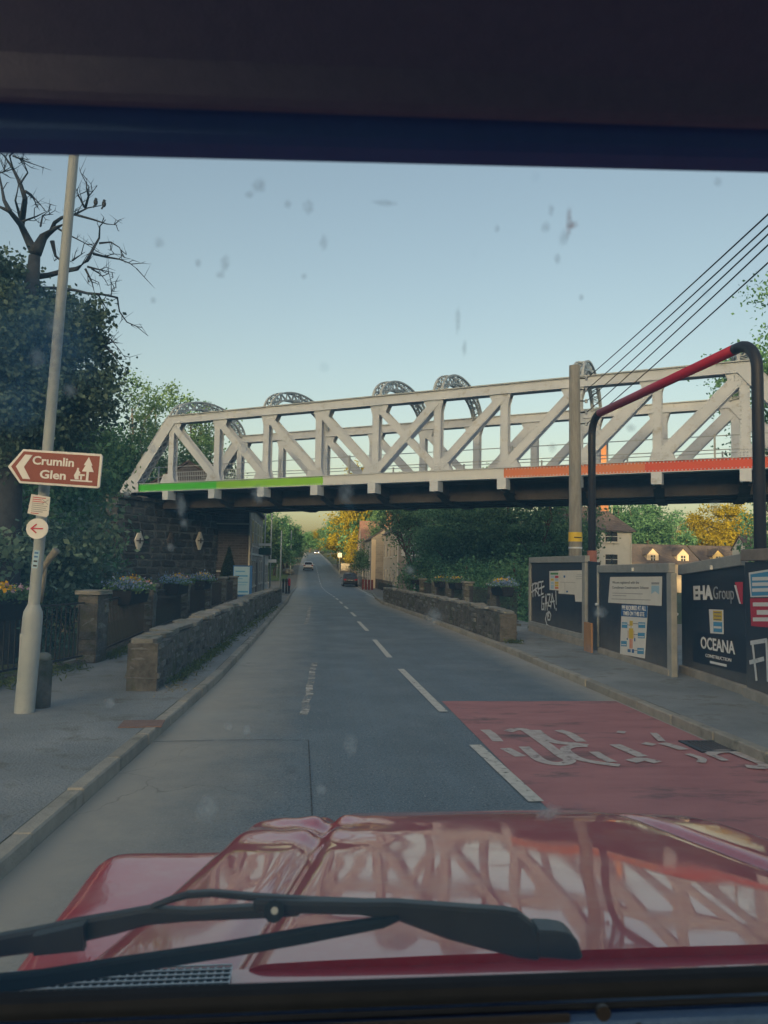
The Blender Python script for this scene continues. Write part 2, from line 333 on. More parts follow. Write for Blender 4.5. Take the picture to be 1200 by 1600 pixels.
# asphalt: speckle, worn wheel tracks, dust gathered along the kerbs (vertex distance to the kerb), old patches
def asphalt_mat():
    m = bpy.data.materials.new('asphalt'); m.use_nodes = True; n = m.node_tree.nodes; l = m.node_tree.links; b = n['Principled BSDF']
    tc = n.new('ShaderNodeTexCoord')
    def noise(s, d=6, r=0.6, st=None):
        q = n.new('ShaderNodeTexNoise'); q.inputs['Scale'].default_value = s; q.inputs['Detail'].default_value = d; q.inputs['Roughness'].default_value = r
        if st:
            mp = n.new('ShaderNodeMapping'); mp.inputs['Scale'].default_value = st; l.new(tc.outputs['Object'], mp.inputs[0]); l.new(mp.outputs[0], q.inputs['Vector'])
        else: l.new(tc.outputs['Object'], q.inputs['Vector'])
        return q.outputs['Fac']
    def ramp(fac, p0, c0, p1, c1):
        r = n.new('ShaderNodeValToRGB'); r.color_ramp.elements[0].position = p0; r.color_ramp.elements[1].position = p1
        r.color_ramp.elements[0].color = tuple(c0)+(1,); r.color_ramp.elements[1].color = tuple(c1)+(1,); l.new(fac, r.inputs[0]); return r.outputs[0]
    def mix(f, a, c, mode='MIX'):
        q = n.new('ShaderNodeMix'); q.data_type = 'RGBA'; q.blend_type = mode; l.new(f, q.inputs['Factor']) if not isinstance(f, float) else setattr(q.inputs['Factor'], 'default_value', f)
        l.new(a, q.inputs[6])
        if isinstance(c, tuple): q.inputs[7].default_value = c+(1,)
        else: l.new(c, q.inputs[7])
        return q.outputs[2]
    def mapr(v, a, c, o0=0.0, o1=1.0):
        q = n.new('ShaderNodeMapRange'); q.inputs['From Min'].default_value = a; q.inputs['From Max'].default_value = c; q.inputs['To Min'].default_value = o0; q.inputs['To Max'].default_value = o1; l.new(v, q.inputs['Value']); return q.outputs[0]
    col = ramp(noise(1.1, 8, 0.7, (1.3, 0.25, 1)), 0.3, (0.068, 0.108, 0.146), 0.7, (0.108, 0.154, 0.196))
    col = mix(mapr(noise(1.0, 5, 0.6, (3.2, 0.05, 1)), 0.42, 0.62, 0, 0.45), col, (0.075, 0.10, 0.118))
    col = mix(mapr(noise(0.7, 9, 0.75, (1, 0.6, 1)), 0.52, 0.66, 0, 0.5), col, (0.17, 0.19, 0.20))
    col = mix(mapr(noise(70, 3, 0.6), 0.50, 0.66, 0, 0.75), col, (0.27, 0.285, 0.295))
    chip = n.new('ShaderNodeTexVoronoi'); chip.inputs['Scale'].default_value = 9; l.new(tc.outputs['Object'], chip.inputs['Vector'])
    col = mix(mapr(chip.outputs['Distance'], 0.05, 0.085, 0.8, 0), col, (0.40, 0.40, 0.39))
    col = mix(mapr(noise(30, 4, 0.7), 0.34, 0.47, 0.9, 0), col, (0.04, 0.052, 0.062))
    at = n.new('ShaderNodeAttribute'); at.attribute_name = 'edge'
    nb = noise(2.2, 8, 0.75)
    ad = n.new('ShaderNodeMath'); ad.operation = 'MULTIPLY_ADD'; l.new(nb, ad.inputs[0]); ad.inputs[1].default_value = 1.3; l.new(at.outputs['Fac'], ad.inputs[2])
    du = mapr(ad.outputs[0], 0.85, 2.1, 0.95, 0.0)
    col = mix(du, col, (0.34, 0.325, 0.285))
    # fine cracks
    vo = n.new('ShaderNodeTexVoronoi'); vo.feature = 'DISTANCE_TO_EDGE'; vo.inputs['Scale'].default_value = 0.55
    wn = n.new('ShaderNodeTexNoise'); wn.inputs['Scale'].default_value = 1.5; wn.inputs['Detail'].default_value = 8; l.new(tc.outputs['Object'], wn.inputs['Vector'])
    mm = n.new('ShaderNodeVectorMath'); mm.operation = 'ADD'; l.new(tc.outputs['Object'], mm.inputs[0]); l.new(wn.outputs['Color'], mm.inputs[1]); l.new(mm.outputs[0], vo.inputs['Vector'])
    ck = n.new('ShaderNodeMath'); ck.operation = 'MULTIPLY'; l.new(mapr(vo.outputs['Distance'], 0.001, 0.006, 0.35, 0), ck.inputs[0]); l.new(mapr(noise(0.4, 3), 0.5, 0.6), ck.inputs[1])
    col = mix(ck.outputs[0], col, (0.02, 0.02, 0.02))
    l.new(col, b.inputs['Base Color'])
    l.new(mapr(noise(0.9, 4), 0.3, 0.7, 0.55, 0.8), b.inputs['Roughness'])
    bp = n.new('ShaderNodeBump'); bp.inputs['Strength'].default_value = 0.5; bp.inputs['Distance'].default_value = 0.006; l.new(noise(110, 3, 0.6), bp.inputs['Height']); l.new(bp.outputs[0], b.inputs['Normal'])
    return m
M['asphalt'] = asphalt_mat()
yy = [-60+2*i for i in range(0, 120)] + [180+6*i for i in range(0, 60)]
fr = [0, .03, .07, .12, .18, .25, .33, .42, .5, .58, .67, .75, .82, .88, .93, .97, 1]
road = MB().grid(lambda t, y: (L(y)+(RR(y)-L(y))*t, y, zr(y)), fr, yy).build('road', M['asphalt']); tag(road, kind='structure')
at = road.data.attributes.new('edge', 'FLOAT', 'POINT')
at.data.foreach_set('value', [min(v.co.x-L(v.co.y), (RR(v.co.y)-v.co.x)*1.6+0.3) for v in road.data.vertices])

# pavements
def pave(name, xa, xb, y0, y1, dz, mat, step=1.5, nx=6):
    n = int((y1-y0)/step)+1; ysl = [y0+(y1-y0)*i/n for i in range(n+1)]
    o = MB().grid(lambda t, y: (xa(y)+(xb(y)-xa(y))*t, y, zr(y)+dz), [i/nx for i in range(nx+1)], ysl).build(name, mat); return tag(o, kind='structure')
M['pave'] = pm('pavement_asphalt', (0.16, 0.185, 0.20), (0.29, 0.318, 0.33), 1.1, 0.9, bump=1.0, bscale=45, c3=(0.10, 0.105, 0.09), s3=2.2, t3=(0.52, 0.72), detail=14)
M['pave_far'] = pm('far_pavement', (0.15, 0.145, 0.13), (0.20, 0.19, 0.17), 0.8, 0.9)
M['kerb'] = pm('kerb_concrete', (0.24, 0.235, 0.21), (0.34, 0.33, 0.29), 5, 0.9, bump=0.5, bscale=60, rnd=0.15, c3=(0.10, 0.105, 0.085), s3=2.5, t3=(0.55, 0.72))
KH = 0.11
pave('pavement_left', lambda y: lin([(-40, -9), (9, -6.6), (13, -5.6), (36, -5.35), (40, -9.5), (60, -9.5)], y), lambda y: L(y)-0.124, -40, 46, KH-0.006, M['pave'])
pave('pavement_left_far', lambda y: lin([(46, -8), (70, -7), (90, -9), (110, -9), (120, -4.4), (200, -4.4)], y), lambda y: L(y)-0.124, 46, 170, 0.06, M['pave_far'], 2)
pave('pavement_right', lambda y: RR(y)+0.124, lambda y: lin([(-40, 9), (8, 9), (22, 5.2), (46, 4.6)], y), -40, 46, KH-0.006, M['pave'])
pave('pavement_right_far', lambda y: RR(y)+0.124, lambda y: lin([(46, 5.2), (70, 6.4), (100, 6.6), (200, 5)], y), 46, 170, 0.07, M['pave_far'], 2)
pave('site_yard', lambda y: 4.9, lambda y: 26, -10, 24, 0.06, M['pave_far'], 2)
def kerb(name, fn, sgn, y0, y1, n):
    k = bpy.data.objects.new(name, None); COL.objects.link(k); tag(k, kind='structure')
    me = MB().box((0, 0, 0), (0.125, 1.0, 0.2)).mesh('kerb_stone', M['kerb'], bevel=0.012)
    for i in range(n):
        ya = y0+(y1-y0)*i/n; yb = y0+(y1-y0)*(i+1)/n; xa, xb = fn(ya), fn(yb); ym = (ya+yb)/2
        o = link('kerb_stone', me, k, ((xa+xb)/2+sgn*0.0625+random.uniform(-.006, .006), ym, zr(ym)+KH-0.1+random.uniform(-.006, .006)), (0, 0, -math.atan2(xb-xa, yb-ya)), (1, (yb-ya)-0.012, 1))
    return k
kerb('kerb_left', L, -1, -6, 46, 57)
kerb('kerb_right', RR, 1, -6, 46, 57)
for nm, fn, sg in (('kerb_left_far', L, -1), ('kerb_right_far', RR, 1)):
    ysl = [46+3*i for i in range(60)]
    o = MB().grid(lambda t, y: (fn(y)+sg*0.13*[0, 0, 1][t], y, zr(y)+[-0.05, 0.09, 0.09][t]), [0, 1, 2], ysl).build(nm, M['kerb']); tag(o, kind='structure')

# ------------------------------------------------------------------ markings on the road
M['roadpaint'] = pm('worn_road_paint', (0.46, 0.46, 0.43), (0.58, 0.58, 0.54), 12, 0.7, alpha_noise=(11, 0.33, 0.43), c3=(0.26, 0.25, 0.24), s3=14, t3=(0.52, 0.7))
M['roadletter'] = pm('worn_road_lettering', (0.38, 0.33, 0.32), (0.52, 0.48, 0.46), 12, 0.7, alpha_noise=(10, 0.28, 0.46))
M['roadpaint_worn'] = pm('nearly_gone_road_paint', (0.42, 0.41, 0.38), (0.54, 0.53, 0.49), 12, 0.7, alpha_noise=(4, 0.40, 0.62))
M['roadred'] = pm('red_surfacing', (0.32, 0.125, 0.13), (0.43, 0.19, 0.19), 1.6, 0.8, bump=0.5, bscale=100, c3=(0.085, 0.07, 0.07), s3=1.3, t3=(0.53, 0.68), detail=9, stretch=(0.6, 1.5, 1))
M['tar'] = pm('tar', (0.035, 0.038, 0.042), (0.06, 0.064, 0.07), 4, 0.7, alpha_noise=(5, 0.38, 0.5))
M['patch'] = pm('newer_asphalt', (0.105, 0.113, 0.122), (0.14, 0.148, 0.155), 40, 0.8, bump=0.5, bscale=100, c3=(0.12, 0.115, 0.105), s3=0.8, t3=(0.5, 0.7))
def ribbon(pts, wd, dz):
    b = MB(); vs = []
    for i, p in enumerate(pts):
        a = Vector(pts[max(0, i-1)]); c = Vector(pts[min(len(pts)-1, i+1)]); t = (c-a); t.z = 0; t.normalize(); s = Vector((t.y, -t.x, 0))*wd/2
        for q in (-1, 1):
            v = Vector(p)+s*q; vs.append((v.x, v.y, zr(v.y)+dz))
    b.add(vs, [(2*i, 2*i+1, 2*i+3, 2*i+2) for i in range(len(pts)-1)]); return b
def dens(a, b, n): return [Vector(a).lerp(Vector(b), i/n) for i in range(n+1)]
# the centre line
dash = []
y = 3.2
for (pa, pb) in (((838, 1254), (742, 1165)), ((693, 1113), (626, 1046)), ((609, 1028), (585, 1000)), ((574, 986), (560, 971))):
    a, c = G(*pa), G(*pb); dash.append((a, c))
ycur = dash[-1][1].y
for i in range(24):
    a = ycur+2.6+(i > 8)*0.8; c = a+2.6; dash.append((Vector((0.02, a, 0)), Vector((0.02, c, 0)))); ycur = c
for i, (a, c) in enumerate(dash):
    ribbon(dens(a, c, 4), 0.11 if i else 0.12, 0.010).build('centre_dash', M['roadpaint'] if i > 2 else M['roadpaint'], road)
for (x0, y0, x1, y1) in ((2.55, 46, 3.0, 60), (3.3, 62, 4.05, 84), (4.0, 104, 3.4, 118)):
    ribbon(dens((x0-0.1, y0, 0), (x1-0.1, y1, 0), 8), 0.11, 0.010).build('edge_line', M['roadpaint'], road)
ribbon(dens((2.75, 47, 0), (3.5, 52, 0), 3), 0.1, 0.010).build('edge_line', M['roadpaint'], road)
# red surfacing in the oncoming lane
yA = G(690, 1096).y
MB().grid(lambda t, y: (0.10+(RR(y)-0.05-0.10)*t + (0.0), y, zr(y)+0.005), [i/8 for i in range(9)], [-4+(yA+4)*i/16 for i in range(17)]).build('red_surfacing', M['roadred'], road)
# what is left of the painted word, as the traffic the other way reads it
def cp(x, y): return G(740+x*0.3833, 1110+y*0.3833)
frag = [([(46, 82), (75, 103), (100, 130)], .10), ([(128, 158), (160, 175), (192, 192)], .10),
        ([(140, 90), (165, 82), (205, 82), (240, 102), (300, 145), (360, 190), (392, 208), (372, 220), (330, 222), (275, 208), (240, 182), (205, 152)], .10),
        ([(250, 84), (275, 105), (305, 124), (350, 136), (400, 140), (465, 148)], .11), ([(345, 85), (390, 100), (440, 132)], .10),
        ([(462, 150), (410, 150), (374, 162), (392, 182), (430, 202), (490, 216), (595, 230)], .09), ([(490, 174), (525, 196), (566, 216)], .09),
        ([(575, 144), (630, 168), (690, 194)], .11), ([(640, 214), (690, 205), (752, 218)], .11), ([(585, 92), (618, 96)], .10), ([(692, 139), (738, 147)], .10),
        ([(768, 139), (815, 152), (858, 166)], .11), ([(733, 98), (752, 116), (768, 132)], .07), ([(872, 184), (910, 196), (932, 206), (926, 220)], .07),
        ([(958, 184), (990, 196), (1026, 212)], .07), ([(962, 186), (990, 176), (1040, 174), (1075, 183), (1130, 205), (1185, 228), (1170, 240), (1110, 236)], .10)]
def smooth_path(p):
    p = [Vector(q) for q in p]
    if len(p) < 3: return dens(p[0], p[-1], 4)
    e = [p[0]*2-p[1]]+p+[p[-1]*2-p[-2]]; out = []
    for i in range(1, len(e)-2):
        for k in range(5):
            t = k/5; out.append(.5*((2*e[i])+(e[i+1]-e[i-1])*t+(2*e[i-1]-5*e[i]+4*e[i+1]-e[i+2])*t*t+(3*e[i]-e[i-1]-3*e[i+1]+e[i+2])*t**3))
    return out+[p[-1]]
for i, (pts, wd) in enumerate(frag): ribbon(smooth_path([cp(*p) for p in pts]), wd*1.12, 0.010+0.0006*i).build('worn_road_letter', M['roadletter'], road)
# seams, an old repair and a worn pale line in the near lane
ribbon([G(489, 1300), G(486, 1240), G(484, 1200), G(482, 1158)], 0.012, 0.009).build('tar_seam', M['tar'], road)
ribbon([G(240, 1160), G(330, 1158), G(410, 1157), G(482, 1158)], 0.016, 0.009).build('tar_seam', M['tar'], road)
ribbon([G(474, 1118), G(478, 1108), G(477, 1098), G(484, 1086), G(483, 1074), G(487, 1062), G(488, 1050), G(492, 1036)], 0.10, 0.010).build('worn_line', M['roadpaint_worn'], road)
ribbon([G(478, 976), G(482, 958), G(484, 946)], 0.13, 0.010).build('worn_line', M['roadpaint_worn'], road)
# drain grate by the right kerb, cover plate on the left pavement
c = G(1115, 1168); gr = thing('drain_grate', 'dark slotted iron drain grate beside the right kerb on the red road surface', 'drain', (c.x, c.y, 0.006))
fb = MB()
for (x0, x1, y0, y1) in ((-.25, .25, -.24, -.2), (-.25, .25, .2, .24), (-.25, -.21, -.2, .2), (.21, .25, -.2, .2)): fb.rng(x0, x1, y0, y1, 0, 0.014)
fb.build('frame', M['iron'], gr)
for i in range(9): box('slat', M['bridge_dark'], gr, -.2+i*.0475, -.178+i*.0475, -.199, .199, 0.0, 0.012)
c = G(222, 1131, KH); MB().box((0, 0, 0), (0.42, 0.34, 0.012)).build('access_cover', pm('rusty_cover', (0.17, 0.10, 0.08), (0.22, 0.14, 0.11), 6, 0.8, bump=0.4), bevel=0.004, loc=(c.x, c.y, KH+0.001), rot=(0, 0, 0.06))
tag(bpy.data.objects['access_cover'], 'small reddish cover plate set in the left pavement near the kerb', 'cover plate')

# ------------------------------------------------------------------ stones
def stone_meshes(mat, n=8, jit=0.11, bev=0.10):
    out = []
    for i in range(n):
        rnd = random.Random(100+i); b = MB(); b.box((0, 0, 0), (1, 1, 1))
        b.v = [tuple(c+rnd.uniform(-jit, jit*0.3)*(1 if c > 0 else -1) for c in v) for v in b.v]
        out.append(b.mesh('stone', mat, bevel=bev, smooth=False))
    return out
STK = stone_meshes(M['coping'], 6, 0.12, 0.12); ST = stone_meshes(M['stone']); STD = stone_meshes(M['stone_dk']); STC = stone_meshes(M['coping'], 4, 0.03, 0.05)
def stone_courses(parent, length, h, th, rows, wmin, wmax, meshes, y0=0.0, proud=0.03, z0=0.0, gap=0.014, zf=None, grow=None):
    z = z0
    hs = [h/rows*random.uniform(0.85, 1.15) for _ in range(rows)]; k = h/sum(hs); hs = [q*k for q in hs]
    for r in range(rows):
        x = 0.0; first = True
        while x < length-0.02:
            wd = random.uniform(wmin, wmax)*(0.6 if first and r % 2 else 1)*(grow(x) if grow else 1); first = False
            wd = min(wd, length-x)
            if length-x-wd < wmin*0.5: wd = length-x
            zz = (zf(x+wd/2) if zf else 0)
            link('stone', random.choice(meshes), parent, (x+wd/2, y0+th/2+random.uniform(-.008, .008), z+hs[r]/2+zz), (random.uniform(-.02, .02), random.uniform(-.03, .03), random.choice((0, math.pi))),
                 (wd-gap, th+2*proud+random.uniform(-.045, .045), hs[r]*random.uniform(.9, 1.06)-gap))
            x += wd
        z += hs[r]
def low_wall(name, label, a, b, th, h, rows, zb):
    dx, dy = b[0]-a[0], b[1]-a[1]; Ln = math.hypot(dx, dy)
    t = thing(name, label, 'wall', (a[0], a[1], 0), math.atan2(dy, dx))
    zf = lambda x: zr(a[1]+dy*x/Ln)+zb
    n = 8
    for i in range(n):
        x0, x1 = Ln*i/n, Ln*(i+1)/n; z0 = zf((x0+x1)/2)
        box('mortar_core', M['mortar'], t, x0+(.012 if i == 0 else 0), x1-(.012 if i == n-1 else 0), 0.0, th, z0-.1, z0+h-0.012)
    stone_courses(t, Ln, h, th, rows, 0.17, 0.42, ST, 0, 0.022, 0.0, 0.024, zf, lambda x: 1+abs((x if a[0] < 0 else Ln-x))/16.0)
    x = 0
    while x < Ln-0.05:
        wd = min(random.uniform(0.28, 0.75), Ln-x)
        link('coping_stone', random.choice(STK), t, (x+wd/2, th/2+random.uniform(-.025, .025), zf(x+wd/2)+h+0.03+random.uniform(-.012, .02)), (random.uniform(-.05, .05), random.uniform(-.03, .03), random.choice((0, math.pi))+random.uniform(-.04, .04)), (wd-0.012, th+0.03+random.uniform(-.06, .05), random.uniform(.06, .11))); x += wd
    return t
low_wall('low_stone_wall', 'low mossy rubble wall along the left kerb running under the bridge', (-3.58, 10.2), (-2.86, 36.2), 0.38, 0.62, 5, KH-0.01)   # y axis points left (away from the road)
low_wall('low_stone_wall', 'low rubble stone wall on the right roadside beyond the navy hoarding', (2.12, 38.5), (2.64, 17.0), 0.38, 0.64, 5, KH-0.01)

# ------------------------------------------------------------------ railings between stone pillars, with flower troughs
barm = MB().box((0, 0, 0), (0.016, 0.016, 1)).mesh('railing_bar', M['iron'])
def pillar(x, y, rz, label, h=1.12, wx=0.42, wy=0.36):
    z = zr(y)+KH-0.02
    t = thing('stone_pillar', label, 'pillar', (x, y, z), rz, 'stone pillars of the railings')
    box('mortar_core', M['mortar'], t, -wx/2+.02, wx/2-.02, -wy/2+.02, wy/2-.02, -.15, h-.01)
    zz = 0; r = 0
    while zz < h-0.05:
        hh = min(random.uniform(.16, .27), h-zz)
        if h-zz-hh < 0.1: hh = h-zz
        sp = random.uniform(-.09, .09)
        if r % 2 == 0: parts = [(-wx/2, sp, -wy/2, wy/2), (sp, wx/2, -wy/2, wy/2)]
        else: parts = [(-wx/2, wx/2, -wy/2, wy/2)]
        for (x0, x1, y0, y1) in parts:
            link('stone', random.choice(ST), t, ((x0+x1)/2, 0, zz+hh/2), (0, 0, random.choice((0, math.pi))), (x1-x0-.012, wy+random.uniform(-.02, .02), hh-.012))
        zz += hh; r += 1
    link('cap_stone', random.choice(STC), t, (0, 0, h+.03), (0, 0, 0), (wx+.08, wy+.08, .07))
    return t
def railing(a, b, label, h=0.98):
    dx, dy = b[0]-a[0], b[1]-a[1]; Ln = math.hypot(dx, dy); z = zr((a[1]+b[1])/2)+KH
    t = thing('iron_railing', label, 'railing', (a[0], a[1], z), math.atan2(dy, dx), 'iron railings between the pillars')
    box('top_rail', M['iron'], t, 0, Ln, -.02, .02, h-.03, h); box('bottom_rail', M['iron'], t, 0, Ln, -.02, .02, .10, .13)
    n = max(4, int(Ln/0.115))
    for i in range(1, n): link('railing_bar', barm, t, (Ln*i/n, 0, h/2+.035), None, (1, 1, h-.17))
    box('kerb_plinth', M['mortar'], t, 0, Ln, -.1, .1, -.15, .05, bevel=.01)
    return t
def quads(cen, nrm_rand, size, aspect, seed, up_bias=0.0, sizej=0.35):
    """leaf shaped quads round the given centres (numpy)"""
    rs = np.random.RandomState(seed); n = len(cen)
    a = rs.normal(size=(n, 3)); a[:, 2] += up_bias*0; a /= np.linalg.norm(a, axis=1)[:, None]
    q = rs.normal(size=(n, 3)); q[:, 2] += up_bias
    b = np.cross(a, q); b /= np.maximum(np.linalg.norm(b, axis=1), 1e-6)[:, None]
    s = size*(1+sizej*rs.uniform(-1, 1, size=n))[:, None]
    v = np.empty((n, 4, 3)); v[:, 0] = cen-a*s*0.5; v[:, 1] = cen+b*s*aspect*0.5; v[:, 2] = cen+a*s*0.5; v[:, 3] = cen-b*s*aspect*0.5
    return v.reshape(-1, 3)
def quad_mesh(name, verts, mat):
    n = len(verts)//4; me = bpy.data.meshes.new(name)
    me.vertices.add(n*4); me.vertices.foreach_set('co', verts.astype(np.float32).ravel())
    me.loops.add(n*4); me.loops.foreach_set('vertex_index', np.arange(n*4, dtype=np.int32))
    me.polygons.add(n); me.polygons.foreach_set('loop_start', np.arange(0, n*4, 4, dtype=np.int32)); me.polygons.foreach_set('loop_total', np.full(n, 4, dtype=np.int32))
    me.materials.append(mat); me.update(calc_edges=True); return me
def planter(x, y, z, rz, ln, label, seed, yel=1.0, blue=1.0, pink=0.3):
    t = thing('flower_trough', label, 'planter', (x, y, z), rz, 'flower troughs hung on the railings')
    prof = [(-.17, .0), (-.2, -.03), (-.15, -.28), (.15, -.28), (.2, -.03), (.17, 0)]
    MB().prism([(a, b) for a, b in prof], -ln/2, ln/2, 'x').build('trough', M['plastic_dk'], t, bevel=.012)
    rs = np.random.RandomState(seed)
    def cl(n, zc, sp, sz, mat, nm, x0=-.5, x1=.5, zs=.05):
        c = np.c_[rs.uniform(x0*ln, x1*ln, n), rs.normal(0, .12*sp, n), zc+np.abs(rs.normal(0, zs, n))]
        tag(link(nm, quad_mesh(nm, quads(c, 0, sz, .7, seed+len(nm)), mat), t), kind='stuff')
    cl(900, .0, 1.3, .07, M['leaf_mid'], 'leaves', zs=.08)
    cl(240, -.06, 1.6, .05, M['leaf_pale'], 'trailing_leaves', zs=.06)
    if yel: cl(int(190*yel), .13, .8, .065, M['petal_y'], 'yellow_flowers', -.30, .22, .05)
    if blue: cl(int(620*blue), .03, 1.3, .05, M['petal_b'], 'blue_flowers', .02, .52, .09)
    if pink: cl(int(170*pink), .1, 1.0, .06, M['petal_p'], 'pink_flowers', -.5, -.1, .05)
    return t
PL = [(-6.35, 9.4), (-5.2, 13.2), (-5.25, 17.8), (-5.2, 22.5), (-5.15, 27.2), (-5.1, 31.8), (-5.05, 36.0)]
nth = ['nearest', 'second', 'third', 'fourth', 'fifth', 'sixth', 'seventh']
for i, p in enumerate(PL):
    d = (PL[min(i+1, 6)][0]-PL[max(i-1, 0)][0], PL[min(i+1, 6)][1]-PL[max(i-1, 0)][1])
    pillar(p[0], p[1], math.atan2(d[1], d[0]), '%s stone pillar of the left pavement railings' % nth[i] if i else 'stone pillar at the left edge beyond the lamp post', wx=0.48 if i == 1 else 0.42)
for i in range(6):
    a, b = Vector(PL[i]), Vector(PL[i+1]); d = (b-a).normalized(); a2, b2 = a+d*.28, b-d*.28
    railing(a2, b2, 'black iron railing on the left pavement, %s bay from the lamp post' % nth[i])
TRL = [(-6.05, 10.6, 'wide dark trough of yellow and blue flowers behind the lamp post', 1.7, 1), (-5.27, 15.7, 'dark trough of yellow, pink and blue flowers left of the low wall', 1.5, 1.0),
       (-5.2, 20.6, 'dark flower trough on the left railings, second beyond the lamp post bay', 1.5, .5), (-5.15, 25.2, 'dark trough with yellow flowers, third along the left railings', 1.4, 1.2)]
for i, (x, y, lb, ln, ye) in enumerate(TRL):
    planter(x+.12, y, zr(y)+KH+1.10, (math.atan2(3.7, 1.03) if i == 0 else R(89))+math.pi, ln, lb, 40+i, ye, 1.0, .6)
PRR = [(4.35, 24.6), (4.33, 28.6), (4.32, 32.2), (4.3, 35.8), (4.28, 39.6)]
for i, p in enumerate(PRR): pillar(p[0], p[1], R(90), '%s stone pillar of the right railings counting from the hoarding' % nth[i])
for i in range(5):
    a = Vector(PRR[i]) if i < 4 else Vector((4.4, 21.6)); b = Vector(PRR[i+1]) if i < 4 else Vector(PRR[0]); d = (b-a).normalized()
    railing(a+d*.26, b-d*.26, 'black iron railing bay right of the road, %s' % (['between the first two pillars', 'between the second and third pillars', 'between the third and fourth pillars', 'between the two farthest pillars', 'touching the navy hoarding'][i]))
for i, (y, lb, ye, bl) in enumerate(((23.0, 'trough of yellow and blue flowers beside the navy hoarding', 1.6, 1.3), (30.3, 'pale leafy trough on the right railings, second from the hoarding', .5, .1), (33.9, 'leafy trough on the right railings, third from the hoarding', .25, .1), (41.5, 'farthest pale leafy trough on the right railings', 0, .1))):
    planter(4.22, y, zr(y)+KH+1.10, R(-91), 1.5, lb, 60+i, ye, bl, .2)

